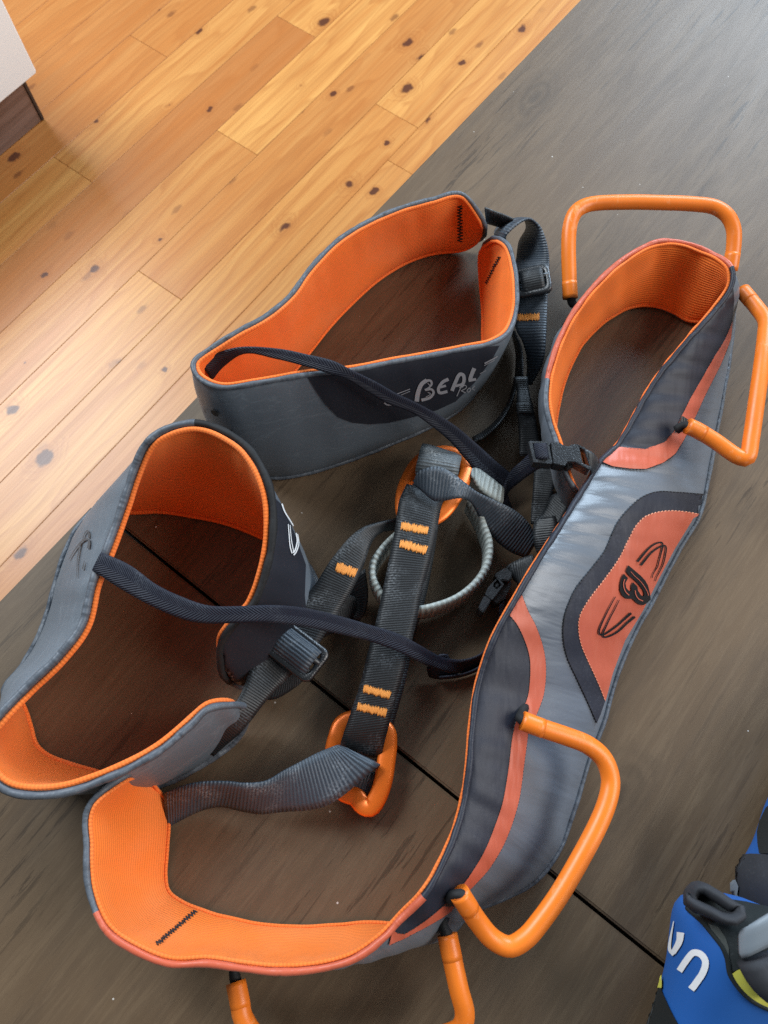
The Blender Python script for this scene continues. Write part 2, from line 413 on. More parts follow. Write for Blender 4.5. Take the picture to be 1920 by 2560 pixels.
def strokes(name, bv, sh, list_, mat, parent, lift=0.0009):
    """print made of brush strokes on a surface: (points, width[, end width]) in sheet units"""
    V, F, U = [], [], []
    sc = SHEET[sh][2]
    for s in list_:
        p = [ph(sh, *q) for q in s[0]]; w0 = s[1] / sc; w1 = (s[2] if len(s) > 2 else s[1]) / sc
        q = np.array(curve2(p, 2.0)); n = len(q); t = np.gradient(q, axis=0); t /= np.maximum(np.linalg.norm(t, axis=1, keepdims=True), 1e-6)
        nn = np.stack([-t[:, 1], t[:, 0]], 1); ww = np.linspace(w0, w1, n); base = len(V)
        for i in range(n):
            for k in (-0.5, 0, 0.5):
                z = q[i] + nn[i] * ww[i] * k; V.append(drape(bv, z[0], z[1], lift)[0]); U.append(z / 4700)
        F += gridfaces(n, 3, base)
        lift += 0.00003
    o = mesh_obj(name, V, F, mat, parent, np.array(U)); return o
def fills(name, bv, sh, polys, mat, parent, lift=0.0009):
    bm_V, bm_F, U = [], [], []
    for pl in polys:
        poly = densify([ph(sh, *q) for q in pl], 3)
        vs, es, fs, *_ = delaunay_2d_cdt([Vector(p) for p in poly], [], [list(range(len(poly)))], 1, 1e-5)
        b = len(bm_V); bm_V += [drape(bv, v.x, v.y, lift)[0] for v in vs]; U += [(v.x / 4700, v.y / 4700) for v in vs]
        bm_F += [tuple(b + i for i in f) for f in fs]
    return mesh_obj(name, bm_V, bm_F, mat, parent, np.array(U))
def multi_tube(name, paths, r, mat, parent, sides=5, stuff=False):
    V, F = [], []
    for P in paths:
        P = np.asarray(P, float)
        if len(P) < 2: continue
        Tn = np.gradient(P, axis=0); Tn /= np.maximum(np.linalg.norm(Tn, axis=1, keepdims=True), 1e-9); x = np.array([0.3, 0.2, 1.0]); b = len(V)
        for i in range(len(P)):
            x = x - Tn[i] * np.dot(x, Tn[i]); x /= np.linalg.norm(x); y = np.cross(Tn[i], x)
            for k in range(sides):
                a = 2 * math.pi * k / sides; V.append(P[i] + (x * math.cos(a) + y * math.sin(a)) * r)
        for i in range(len(P) - 1):
            for k in range(sides):
                F.append((b + i * sides + k, b + i * sides + (k + 1) % sides, b + (i + 1) * sides + (k + 1) % sides, b + (i + 1) * sides + k))
    o = mesh_obj(name, V, F, mat, parent)
    if stuff: o['kind'] = 'stuff'
    return o
def bar_tack(bv, sh, a, b, hgt, parent, mat='thread_orange', n=30, r=0.0003, name='bar_tack'):
    """dense zigzag of thread from a to b"""
    a, b = np.array(ph(sh, *a)), np.array(ph(sh, *b)); h = hgt / SHEET[sh][2] / 2
    d = (b - a) / np.linalg.norm(b - a); q = np.array([-d[1], d[0]]); P = []
    for i in range(n + 1):
        c = a + (b - a) * i / n + q * h * (1 if i % 2 else -1) * random.uniform(0.75, 1.12) + d * random.uniform(-1, 1)
        P.append(c)
    P = densify(P, 4, False); P = [drape(bv, x, y, 0.0002)[0] for x, y in P]
    return multi_tube(name, [P], r, M[mat], parent)
def stitches(bv, sh, line, parent, mat, ln=5.0, gap=3.5, r=0.00028, zig=0.0, name='stitching'):
    q = np.array(curve2([ph(sh, *p) for p in line], 1.0)); s = chord([(*p, 0) for p in q]); paths = []; c = 0.0
    while c + ln < s[-1]:
        seg = []
        for e in (c, c + ln * 0.5, c + ln):
            i = min(np.searchsorted(s, e), len(q) - 1); t = q[min(i + 1, len(q) - 1)] - q[max(i - 1, 0)]; t = t / max(np.linalg.norm(t), 1e-6)
            z = q[i] + np.array([-t[1], t[0]]) * zig * (1 if e == c else -1 if e > c + ln * 0.6 else 0)
            seg.append(drape(bv, z[0], z[1], 0.0007)[0])
        paths.append(seg); c += ln + gap
    return multi_tube(name, paths, r, M[mat], parent, 4, True)
def prism(name, sh, outline, ztop, zbot, mat, parent, holes=(), bev=0.0006):
    """plate with an outline traced at its top height, real thickness"""
    polys = [[pt(sh, x, y, ztop if not callable(ztop) else ztop(x, y)) for x, y in o] for o in [outline] + list(holes)]
    c = np.mean(polys[0], axis=0)
    pl = [[(p[0], p[1]) for p in o] for o in polys]
    vv = [Vector(p) for o in pl for p in o]; idx = []; k = 0
    for o in pl: idx.append(list(range(k, k + len(o)))); k += len(o)
    edges = [(l[i], l[(i + 1) % len(l)]) for l in idx for i in range(len(l))]
    vs, es, fs, *_ = delaunay_2d_cdt(vv, edges, [], 0, 1e-6)
    flat = [p for o in polys for p in o]
    def inside(x, y, o):
        r = False; n = len(o)
        for i in range(n):
            (x1, y1), (x2, y2) = o[i], o[(i + 1) % n]
            if (y1 > y) != (y2 > y) and x < (x2 - x1) * (y - y1) / (y2 - y1) + x1: r = not r
        return r
    keep = []
    for f in fs:
        cx = sum(vs[i].x for i in f) / len(f); cy = sum(vs[i].y for i in f) / len(f)
        if inside(cx, cy, pl[0]) and not any(inside(cx, cy, h) for h in pl[1:]): keep.append(tuple(f))
    dz = np.array([0, 0, (ztop(0, 0) if callable(ztop) else ztop) / 1000 - zbot / 1000])
    n = len(vs); top = [np.array([v.x, v.y, flat[i][2]]) if i < len(flat) else np.array([v.x, v.y, c[2]]) for i, v in enumerate(vs)]
    V = top + [p - dz for p in top]
    F = keep + [tuple(n + i for i in f)[::-1] for f in keep]
    for l in idx:
        for i in range(len(l)):
            a, b = l[i], l[(i + 1) % len(l)]; F.append((a, b, n + b, n + a))
    o = mesh_obj(name, V, F, mat, parent, smooth=False)
    bm = bmesh.new(); bm.from_mesh(o.data); bmesh.ops.recalc_face_normals(bm, faces=bm.faces)
    bmesh.ops.dissolve_limit(bm, angle_limit=0.02, verts=bm.verts, edges=bm.edges)
    if bev:
        ed = [e for e in bm.edges if len(e.link_faces) == 2 and e.calc_face_angle(0) > 0.6]
        bmesh.ops.bevel(bm, geom=ed, offset=bev, segments=2, affect='EDGES', clamp_overlap=True)
    bm.to_mesh(o.data); bm.free(); return o
def box(name, size, mat, parent=None, loc=(0, 0, 0), rotz=0, bev=0.002):
    bm = bmesh.new(); bmesh.ops.create_cube(bm, size=1); bmesh.ops.scale(bm, vec=size, verts=bm.verts)
    if bev: bmesh.ops.bevel(bm, geom=list(bm.edges), offset=bev, segments=2, affect='EDGES', clamp_overlap=True)
    me = bpy.data.meshes.new(name); bm.to_mesh(me); bm.free(); me.materials.append(mat)
    o = bpy.data.objects.new(name, me); COL.objects.link(o); o.location = loc; o.rotation_euler = (0, 0, rotz)
    if parent is not None: o.parent = parent
    return o

# ------------------------------------------------------------------ the setting: pine floor
def wood_floor_mat():
    m, nt, b = new_mat('pine_board'); tc = N(nt, 'ShaderNodeTexCoord'); oi = N(nt, 'ShaderNodeObjectInfo')
    sep = N(nt, 'ShaderNodeSeparateColor'); lk(nt, oi.outputs['Color'], sep.inputs[0]); tone, rnd = sep.outputs[0], sep.outputs[1]
    va = N(nt, 'ShaderNodeVectorMath', operation='ADD'); cx = N(nt, 'ShaderNodeCombineXYZ')
    lk(nt, mth(nt, 'MULTIPLY', rnd, 37.0), cx.inputs[0]); lk(nt, mth(nt, 'MULTIPLY', rnd, 11.0), cx.inputs[1])
    lk(nt, tc.outputs['Object'], va.inputs[0]); lk(nt, cx.outputs[0], va.inputs[1]); P = va.outputs[0]
    # knots: sparse cells stretched along the board
    mp = N(nt, 'ShaderNodeMapping'); mp.inputs[3].default_value = (6.4, 9.4, 0.001); lk(nt, P, mp.inputs[0])
    vo = N(nt, 'ShaderNodeTexVoronoi', voronoi_dimensions='2D'); vo.inputs['Scale'].default_value = 1.0; lk(nt, mp.outputs[0], vo.inputs['Vector'])
    sc = N(nt, 'ShaderNodeSeparateColor'); lk(nt, vo.outputs['Color'], sc.inputs[0])
    wn = noise(nt, P, 45, 3)
    dist = mth(nt, 'ADD', vo.outputs['Distance'], mth(nt, 'MULTIPLY_ADD', wn, 0.20, -0.10))
    size = mth(nt, 'MULTIPLY_ADD', ramp(nt, sc.outputs[0], [(0.28, 0), (1.0, 1)]), 0.105, 0.0)
    kn = mth(nt, 'DIVIDE', dist, mth(nt, 'ADD', size, 0.0001))
    knot = ramp(nt, mth(nt, 'MULTIPLY', kn, 0.5), [(0.30, 1), (0.52, 0)])
    halo = ramp(nt, mth(nt, 'MULTIPLY', kn, 0.25), [(0.1, 1), (0.75, 0)])
    mp2 = N(nt, 'ShaderNodeMapping'); mp2.inputs[3].default_value = (9.5, 21.0, 0.001); mp2.inputs[1].default_value = (3.3, 1.7, 0); lk(nt, P, mp2.inputs[0])
    vo2 = N(nt, 'ShaderNodeTexVoronoi', voronoi_dimensions='2D'); vo2.inputs['Scale'].default_value = 1.0; lk(nt, mp2.outputs[0], vo2.inputs['Vector'])
    sc2 = N(nt, 'ShaderNodeSeparateColor'); lk(nt, vo2.outputs['Color'], sc2.inputs[0])
    d2 = mth(nt, 'ADD', vo2.outputs['Distance'], mth(nt, 'MULTIPLY_ADD', noise(nt, P, 120, 3), 0.16, -0.08))
    k2 = mth(nt, 'MULTIPLY', ramp(nt, d2, [(0.07, 1), (0.15, 0)]), ramp(nt, sc2.outputs[0], [(0.80, 0), (1.0, 0.9)]))
    # growth rings bent round the knots
    sx = N(nt, 'ShaderNodeSeparateXYZ'); lk(nt, P, sx.inputs[0])
    wander = noise(nt, P, 3.2, 3, 0.5, (0.55, 2.6, 1))
    g = mth(nt, 'ADD', mth(nt, 'MULTIPLY', sx.outputs[1], 26), mth(nt, 'MULTIPLY', wander, 7.5))
    g = mth(nt, 'ADD', g, mth(nt, 'MULTIPLY', mth(nt, 'MULTIPLY', halo, ramp(nt, size, [(0.01, 0), (0.06, 1)])), 3.2))
    ring = mth(nt, 'FRACT', g); ring = ramp(nt, ring, [(0.0, 0.05), (0.62, 0.42), (0.9, 1.0), (1.0, 0.1)])
    fib = noise(nt, P, 60, 4, 0.6, (0.05, 4.2, 1))
    streak = ramp(nt, noise(nt, P, 12, 5, 0.62, (0.12, 2.6, 1), 0.3), [(0.40, 0), (0.62, 1)])
    light = (0.66, 0.330, 0.096); dark = (0.39, 0.138, 0.040); mid = (0.48, 0.215, 0.058)
    base = mix(nt, ramp(nt, tone, [(0, 0), (1, 1)]), light, dark)
    base = mix(nt, mth(nt, 'MULTIPLY', streak, 0.55), base, (0.42, 0.132, 0.026))
    base = mix(nt, mth(nt, 'MULTIPLY', ring, 0.42), base, (0.36, 0.115, 0.026))
    base = mix(nt, mth(nt, 'MULTIPLY', ramp(nt, fib, [(0.42, 0), (0.66, 1)]), 0.32), base, (0.28, 0.095, 0.022))
    base = mix(nt, mth(nt, 'MULTIPLY', halo, mth(nt, 'MULTIPLY', ramp(nt, size, [(0.01, 0), (0.03, 1)]), 0.35)), base, (0.30, 0.09, 0.02))
    base = mix(nt, mth(nt, 'MULTIPLY', knot, ramp(nt, size, [(0.012, 0), (0.02, 0.95)])), base, (0.085, 0.026, 0.013))
    base = mix(nt, mth(nt, 'MULTIPLY', k2, 0.75), base, (0.13, 0.038, 0.014))
    lk(nt, base, b.inputs['Base Color'])
    lk(nt, mth(nt, 'MULTIPLY_ADD', fib, 0.10, 0.27), b.inputs['Roughness'])
    bump(nt, b, fib, 0.08, 0.0006)
    b.inputs['Specular IOR Level'].default_value = 0.38
    return m
MF = wood_floor_mat()
FA = math.radians(53.2); f1 = np.array([math.cos(FA), math.sin(FA)]); f2 = np.array([math.sin(FA), -math.cos(FA)])
floor = box('floor', (9, 9, 0.05), MF, None, (0, 1.0, -0.025 - 0.014), FA, 0); tag(floor, kind='structure'); floor.color = (0.5, 0.3, 0, 1)
known = {-1: [(1.09, 0.85), (9, 0.10)], 0: [(0.779, 0.42), (9, 0.0)], 1: [(0.444, 0.05), (9, 0.48)], -2: [(0.54, 0.12), (1.62, 0.30)], -3: [(0.865, 0.62), (9, 0.55)],
         2: [(1.02, 0.20), (9, 0.12)], 3: [(0.92, 0.40), (9, 0.26)], -4: [(0.35, 0.5), (1.35, 0.72)], -5: [(1.2, 0.62)], -6: [(0.6, 0.5)]}
BW = 0.1042
board_mesh = {}
def board(r, a, b, tone):
    ln = round(b - a, 3); key = ln
    if key not in board_mesh:
        bm = bmesh.new(); bmesh.ops.create_cube(bm, size=1); bmesh.ops.scale(bm, vec=(ln - 0.0006, BW - 0.0006, 0.014), verts=bm.verts)
        bmesh.ops.bevel(bm, geom=[e for e in bm.edges], offset=0.0005, segments=1, affect='EDGES')
        me = bpy.data.meshes.new('floorboard'); bm.to_mesh(me); bm.free(); me.materials.append(MF); board_mesh[key] = me
    o = bpy.data.objects.new('floorboard', board_mesh[key]); COL.objects.link(o)
    c = f1 * (a + b) / 2 + f2 * (-0.992 + BW * (r + 0.5))
    o.parent = floor; o.matrix_parent_inverse = Matrix.Identity(4)
    loc = Matrix.Rotation(-FA, 4, 'Z') @ (Vector((c[0], c[1], -0.007)) - floor.location)
    o.location = loc; o.color = (tone, random.random(), 0, 1)
for r in range(-14, 16):
    cuts = list(known.get(r, [])); x = -1.4
    for e, t in cuts:
        e = min(e, 3.2)
        board(r, x, e, t); x = e
    while x < 3.1:
        e = min(3.2, x + random.choice((0.9, 1.2, 1.5, 1.8))); e = 3.2 if 3.2 - e < 0.3 else e
        board(r, x, e, random.choice((0.05, 0.15, 0.25, 0.35, 0.5, 0.7))); x = e

# ------------------------------------------------------------------ white cabinet at the floor's edge
M['white_lacquer'] = plain('white_lacquer', (0.93, 0.955, 0.965), 0.3, 0, 0.5)
def walnut():
    m, nt, b = new_mat('walnut_plinth'); tc = N(nt, 'ShaderNodeTexCoord')
    g = noise(nt, tc.outputs['Object'], 30, 4, 0.6, (0.08, 1, 2.2))
    lk(nt, mix(nt, ramp(nt, g, [(0.35, 0), (0.65, 1)]), (0.15, 0.085, 0.062), (0.25, 0.155, 0.12)), b.inputs['Base Color']); b.inputs['Roughness'].default_value = 0.45
    return m
M['walnut'] = walnut()
def fl(a, b, z): p = f1 * a + f2 * b; return (p[0], p[1], z)
cab = empty('cabinet', fl(-0.2, -1.5, 0)); cab.rotation_euler = (0, 0, FA); tag(cab, 'white lacquered cabinet on a recessed brown wood plinth, at the edge of the pine floor', 'cabinet')
def cbox(name, a0, a1, b0, b1, z0, z1, mat, bev=0.002):
    o = box(name, (a1 - a0, b1 - b0, z1 - z0), mat, cab, ((a0 + a1) / 2 + 0.2, -((b0 + b1) / 2 + 1.5), (z0 + z1) / 2), 0, bev); return o
cbox('plinth', -1.0, 0.590, -1.80, -1.283, 0.001, 0.128, M['walnut'], 0.001)
cbox('end_panel', 0.5905, 0.597, -1.80, -1.281, 0.001, 0.128, plain('plinth_edge', (0.045, 0.030, 0.024), 0.5), 0.001)
cbox('carcass', -1.0, 0.598, -1.82, -1.247, 0.1285, 0.33, M['white_lacquer'])
cbox('door', -0.05, 0.600, -1.2455, -1.227, 0.130, 0.326, M['white_lacquer'], 0.0025)
cbox('door', -0.705, -0.053, -1.2455, -1.227, 0.130, 0.326, M['white_lacquer'], 0.0025)
cbox('worktop', -1.02, 0.598, -1.84, -1.235, 0.3305, 0.35, M['white_lacquer'])

# ------------------------------------------------------------------ dining table
def table_mat():
    m, nt, b = new_mat('weathered_oak_laminate'); tc = N(nt, 'ShaderNodeTexCoord'); P = tc.outputs['Object']
    big = noise(nt, P, 4.5, 5, 0.6, (0.5, 1.6, 1), 0.8)
    blot = ramp(nt, noise(nt, P, 11, 5, 0.62, (0.45, 1.5, 1), 1.0), [(0.44, 0), (0.62, 1)])
    str1 = noise(nt, P, 24, 8, 0.74, (0.24, 1.7, 1), 0.9)
    str2 = noise(nt, P, 120, 7, 0.78, (0.16, 1.9, 1), 0.5)
    pores = ramp(nt, noise(nt, P, 170, 6, 0.7, (0.10, 1.7, 1), 0.4), [(0.565, 0), (0.60, 1)])
    patchy = ramp(nt, noise(nt, P, 9, 4, 0.55, (0.45, 1.8, 1), 0.6), [(0.47, 0), (0.60, 1)])
    # a few knots
    mp = N(nt, 'ShaderNodeMapping'); mp.inputs[3].default_value = (1.9, 4.2, 0.001); mp.inputs[1].default_value = (0.35, 0.65, 0); lk(nt, P, mp.inputs[0])
    vo = N(nt, 'ShaderNodeTexVoronoi', voronoi_dimensions='2D'); vo.inputs['Scale'].default_value = 1.6; lk(nt, mp.outputs[0], vo.inputs['Vector'])
    kd = mth(nt, 'ADD', vo.outputs['Distance'], mth(nt, 'MULTIPLY_ADD', noise(nt, P, 30, 3), 0.12, -0.06))
    kring = mth(nt, 'MULTIPLY', ramp(nt, kd, [(0.0, 1), (0.13, 0)]), mth(nt, 'MULTIPLY_ADD', mth(nt, 'SINE', mth(nt, 'MULTIPLY', kd, 150)), 0.3, 0.7))
    A = (0.120, 0.079, 0.046); Bc = (0.084, 0.054, 0.031); Dk = (0.028, 0.018, 0.011); Lt = (0.160, 0.111, 0.067)
    base = mix(nt, ramp(nt, big, [(0.3, 0), (0.7, 1)]), A, Bc)
    base = mix(nt, mth(nt, 'MULTIPLY', blot, 0.30), base, Lt)
    base = mix(nt, mth(nt, 'MULTIPLY', ramp(nt, str1, [(0.46, 0), (0.66, 1)]), 0.45), base, (0.072, 0.050, 0.033))
    base = mix(nt, mth(nt, 'MULTIPLY', ramp(nt, str2, [(0.47, 0), (0.62, 1)]), 0.42), base, Lt)
    base = mix(nt, mth(nt, 'MULTIPLY', mth(nt, 'MULTIPLY', pores, patchy), 0.55), base, Dk)
    base = mix(nt, mth(nt, 'MULTIPLY', kring, 0.55), base, Dk)
    vs_ = N(nt, 'ShaderNodeTexVoronoi', voronoi_dimensions='2D'); vs_.inputs['Scale'].default_value = 34; lk(nt, P, vs_.inputs['Vector'])
    sc_ = N(nt, 'ShaderNodeSeparateColor'); lk(nt, vs_.outputs['Color'], sc_.inputs[0])
    speck = mth(nt, 'LESS_THAN', vs_.outputs['Distance'], mth(nt, 'MULTIPLY', ramp(nt, sc_.outputs[1], [(0.72, 0), (1.0, 1)]), 0.018))
    base = mix(nt, mth(nt, 'MULTIPLY', speck, 0.8), base, (0.55, 0.53, 0.5))
    lk(nt, base, b.inputs['Base Color'])
    lk(nt, mth(nt, 'MULTIPLY_ADD', str1, 0.16, 0.38), b.inputs['Roughness'])
    n1 = bump(nt, b, str2, 0.10, 0.0006); bump(nt, b, mth(nt, 'MULTIPLY', pores, patchy), -0.25, 0.0004, n1)
    b.inputs['Specular IOR Level'].default_value = 0.33
    return m
MT = table_mat()
M['slot_black'] = plain('slot_black', (0.006, 0.006, 0.006), 0.7)
M['table_frame'] = plain('table_frame', (0.03, 0.028, 0.026), 0.5)
TA = math.radians(52.2); t1 = np.array([math.cos(TA), math.sin(TA)]); t2 = np.array([math.sin(TA), -math.cos(TA)])
E0, E1, TW = -0.231, 0.0205, 0.90
def tb(a, b, z): p = t1 * a + t2 * b; return Vector((p[0], p[1], z))
table = empty('dining_table', tb(0.2, E0 + TW / 2, 0)); table.rotation_euler = (0, 0, TA)
tag(table, 'grey brown wood table with a black gap between its leaves, harness lying on it', 'table')
def tbox(name, a0, a1, b0, b1, z0, z1, mat, bev=0.001):
    return box(name, (a1 - a0, b1 - b0, z1 - z0), mat, table, ((a0 + a1) / 2 - 0.2, -((b0 + b1) / 2 - (E0 + TW / 2)), (z0 + z1) / 2), 0, bev)
tbox('table_leaf', E1 + 0.0009, E1 + 0.92, E0, E0 + TW, T - 0.026, T, MT, 0.0011)
tbox('table_leaf', E1 - 0.62, E1 - 0.0009, E0, E0 + TW, T - 0.026, T - 0.0002, MT, 0.0011)
tbox('gap_blocker', E1 - 0.03, E1 + 0.03, E0 + 0.012, E0 + TW - 0.012, T - 0.034, T - 0.0263, M['slot_black'], 0.0005)  # added black strip that blocks the floor from showing through the gap
tbox('apron', E1 - 0.54, E1 + 0.84, E0 + 0.06, E0 + TW - 0.06, T - 0.10, T - 0.0345, M['table_frame'])
for a in (E1 - 0.52, E1 + 0.76):
    for b_ in (E0 + 0.07, E0 + TW - 0.13): tbox('leg', a, a + 0.06, b_, b_ + 0.06, 0.001, T - 0.1005, M['table_frame'])

# ------------------------------------------------------------------ the climbing harness
HB = at(960, 1500, 0)
harness = empty('climbing_harness', (HB[0], HB[1], T))
tag(harness, 'orange and grey climbing harness spread out on the dark wood table', 'harness')
DEBUG = False
# --- upper leg loop (rim point, table point, pad width mm, height of lower edge mm)
stA = [((1345,205),(1340,312),46,8), ((1250,114),(1250,337),56,3), ((1130,136),(1130,350),62,2), ((1000,172),(1020,388),66,2),
       ((860,232),(900,462),72,2), ((740,308),(790,560),78,2), ((630,420),(700,655),82,2), ((545,535),(620,755),84,2), ((440,622),(530,865),86,2),
       ((320,688),(430,965),88,2), ((215,755),(330,1050),88,2), ((148,808),(262,1115),88,2), ((165,865),(300,1190),88,2),
       ((260,905),(400,1262),90,2), ((400,887),(500,1278),90,2), ((600,853),(650,1250),88,2), ((800,832),(830,1190),84,2),
       ((960,800),(985,1127),78,2), ((1110,774),(1120,1068),72,2), ((1250,747),(1235,1000),66,2), ((1370,722),(1318,905),60,2),
       ((1440,675),(1350,800),56,2), ((1470,590),(1345,700),53,2), ((1473,490),(1345,600),51,4), ((1462,400),(1335,480),48,6), ((1438,320),(1328,385),45,8), ((1405,278),(1322,335),42,11)]
La, Ra = pad_edges('A', stA, 'A')
padA = Pad('leg_loop', La, Ra, harness, th=0.0056, flip=1, shell=M['leg_shell'], lining=M['orange_lining'], bulge=0.002, pucker=0.0003, end=(0.016, 0.012),
           edge=[M['grey_edge']], label='leg loop with silver lettering on its dark panel')
# --- lower leg loop
stC = [((996,1205),(1110,1325),44,4), ((1010,1110),(1230,1290),58,3), ((1080,1010),(1350,1190),66,3), ((1150,940),(1430,1080),70,2), ((1205,800),(1470,950),76,2), ((1238,620),(1420,800),80,2),
       ((1225,420),(1322,690),84,2), ((1140,250),(1180,612),87,2), ((1020,160),(1030,556),88,2), ((900,125),(880,526),88,2),
       ((780,150),(740,506),88,2), ((690,215),(605,510),87,2), ((636,330),(480,500),86,2), ((580,500),(375,600),85,2), ((512,690),(308,740),84,2),
       ((445,850),(262,900),82,2), ((398,1040),(215,1055),80,2), ((285,1195),(128,1225),78,2), ((130,1345),(40,1345),74,2),
       ((10,1470),(95,1410),70,2), ((-55,1560),(128,1500),66,2), ((-50,1680),(155,1590),64,2), ((20,1765),(210,1645),62,2), ((130,1797),(310,1685),60,2),
       ((290,1788),(420,1718),58,2), ((450,1738),(550,1752),56,2), ((610,1668),(700,1762),54,2), ((740,1592),(830,1715),52,2), ((860,1492),(960,1640),50,2),
       ((960,1405),(1060,1570),47,3), ((1085,1362),(1140,1490),42,6)]
Lc, Rc = pad_edges('C', stC, 'C')
padC = Pad('leg_loop', Lc, Rc, harness, th=0.0056, flip=1, shell=M['leg_shell'], lining=M['orange_lining'], bulge=0.003, pucker=0.0003, end=(0.016, 0.016),
           edge=[M['grey_edge'], M['black_edge']], edge_fn=lambda a: 1 if 0.0 < a < 0.33 else 0, edge_off=0.0022, er=0.0018, ledge=0.0014, label='leg loop with dark script on its grey side')
# --- waist belt, from the free end at the lower left round to the buckle end
X = lambda sh, x, y: ph(sh, x, y)
stB = [(X('F',250,100),X('F',375,165),50,6), (X('F',108,245),X('F',402,255),54,4), (X('F',100,400),X('F',400,400),54,3), (X('F',108,560),X('F',392,510),54,2),
       (X('F',170,715),X('F',405,580),54,2), (X('F',290,800),X('F',470,630),52,2), (X('F',420,848),X('F',560,664),50,2), (X('F',560,845),X('F',660,692),50,2),
       (X('F',680,862),X('F',780,715),50,2), (X('F',830,878),X('F',930,724),50,2), (X('F',990,868),X('F',1070,716),51,2), (X('F',1130,830),X('F',1210,706),53,2),
       (X('F',1240,755),X('F',1360,720),56,2), (X('F',1310,680),X('F',1500,730),60,2),
       ((1060,2230),(1170,2275),64,2), ((1105,2150),(1260,2238),68,2), ((1137,2075),(1335,2195),72,2), ((1157,2000),(1392,2122),76,2), ((1170,1915),(1430,2020),80,2),
       ((1177,1824),(1465,1905),84,2), ((1193,1712),(1505,1800),88,2), ((1233,1594),(1540,1678),92,2), ((1298,1476),(1590,1565),94,2), ((1342,1402),(1630,1495),94,2),
       ((1397,1317),(1690,1378),92,2), ((1456,1224),(1742,1290),86,2), ((1500,1154),(1765,1200),80,2), ((1547,1106),(1780,1115),74,2), ((1634,954),(1803,984),64,2),
       ((1721,845),(1820,880),56,2), ((1785,772),(1826,805),50,2), ((1825,712),(1815,780),46,2), ((1822,668),(1770,800),44,2),
       ((1769,633),(1722,802),44,2), ((1700,609),(1678,779),44,2), ((1640,610),(1628,764),44,2), ((1569,646),(1570,769),44,2), ((1500,706),(1510,803),45,2),
       ((1443,776),(1455,858),46,2), ((1405,845),(1415,935),46,2), ((1378,925),(1392,1020),46,2), ((1369,990),(1384,1090),46,2), ((1376,1045),(1390,1150),46,2), ((1396,1105),(1412,1215),46,2),
       ((1420,1185),(1440,1270),44,3), ((1442,1222),(1470,1290),40,4)]
Lb, Rb = pad_edges('X', stB, 'B')
def belt_edge(a):
    if a < 0.068: return 0
    if a < 0.255: return 1
    if a < 0.728: return 2
    if a < 0.92: return 1
    return 0
padB = Pad('waist_belt', Lb, Rb, harness, th=0.0058, flip=1, shell=M['satin_grey'], lining=M['orange_lining'], bulge=0.0042, pucker=0.0007, end=(0.014, 0.012),
           edge=[M['grey_edge'], M['satin_coral'], M['satin_navy'], M['satin_navy']], edge_fn=belt_edge, edge_off=0.0012, er=0.0015, ledge=0.0009, label='wide waist belt with satin panels')

# --- sewn panels of the belt
belt = padB.shell; bvb = padB.bv
def PX(sh, l): return [ph(sh, *p) for p in l]
inner1 = [(1447,880),(1405,985),(1340,1090),(1270,1215),(1210,1320),(1160,1420),(1110,1520),(1060,1575),(950,1622),(800,1612)]
outer1 = [(690,1692),(760,1720),(860,1733),(950,1735),(1050,1700),(1120,1645),(1180,1545),(1240,1420),(1300,1290),(1380,1130),(1435,990),(1443,930)]
rim1 = [(1434,640),(1405,735),(1305,872),(1205,985),(1105,1097),(1005,1237),(905,1407),(812,1585)]
patch('side_panel', bvb, PX('B', rim1 + inner1[::-1] + [(1460,760),(1452,650)]), M['satin_navy'], belt)
patch('stripe', bvb, PX('B', inner1 + [(740,1640)] + outer1), M['satin_coral'], belt, 0.0009)
bandO = [(1340,275),(1200,265),(1100,262),(1020,290),(960,340),(900,410),(870,470),(830,560),(770,640),(690,740),(650,820),(625,900),(620,1000),(640,1100),(690,1210),(740,1320),(788,1430)]
bandI = [(1310,375),(1200,360),(1120,362),(1040,385),(990,430),(950,500),(900,600),(830,700),(760,790),(710,870),(695,930),(705,1020),(740,1110),(795,1230),(830,1320)]
edgeR = [(868,1175),(930,1010),(1020,860),(1090,720),(1180,550),(1275,395)]
cO, cI = curve2(PX('E', bandO), 6), curve2(PX('E', bandI), 6)
patch('curved_panel', bvb, cO + [ph('E', 808, 1385)] + cI[::-1], M['satin_navy'], belt)
patch('back_panel', bvb, cI + PX('E', edgeR), M['satin_coral'], belt, 0.0008)
l2 = PX('E', [(345,880),(390,940),(430,1030),(450,1120),(445,1260),(425,1335)]) + PX('G', [(385,190),(360,290),(340,450),(310,620),(270,740),(220,860),(160,960),(105,1035)]) + PX('T', [(960,350),(840,480),(560,705),(300,872),(190,868),(115,830)])
r2 = PX('E', [(405,765),(440,860),(480,940),(515,1040),(530,1150),(520,1280),(490,1370),(440,1480)]) + PX('G', [(440,270),(420,420),(390,620),(330,800),(250,940),(160,1040)]) + PX('T', [(1060,400),(950,560),(640,755),(400,885),(60,1050)])
l2, r2 = curve2(l2, 6), curve2(r2, 6)
patch('stripe', bvb, l2 + r2[::-1], M['satin_coral'], belt, 0.0009)
rim2 = [(1266,1538),(1237,1597),(1218,1657),(1195,1720),(1183,1818),(1173,1922),(1158,2021),(1134,2096),(1104,2161),(1060,2238),(985,2320)]
patch('side_panel', bvb, rim2 + l2[::-1], M['satin_navy'], belt)
stitches(bvb, 'X', l2, belt, 'thread_black'); stitches(bvb, 'X', r2, belt, 'thread_black'); stitches(bvb, 'B', outer1, belt, 'thread_black')
stitches(bvb, 'B', inner1, belt, 'thread_black'); stitches(bvb, 'X', cO, belt, 'thread_black'); stitches(bvb, 'X', cI, belt, 'thread_coral', zig=0.8)
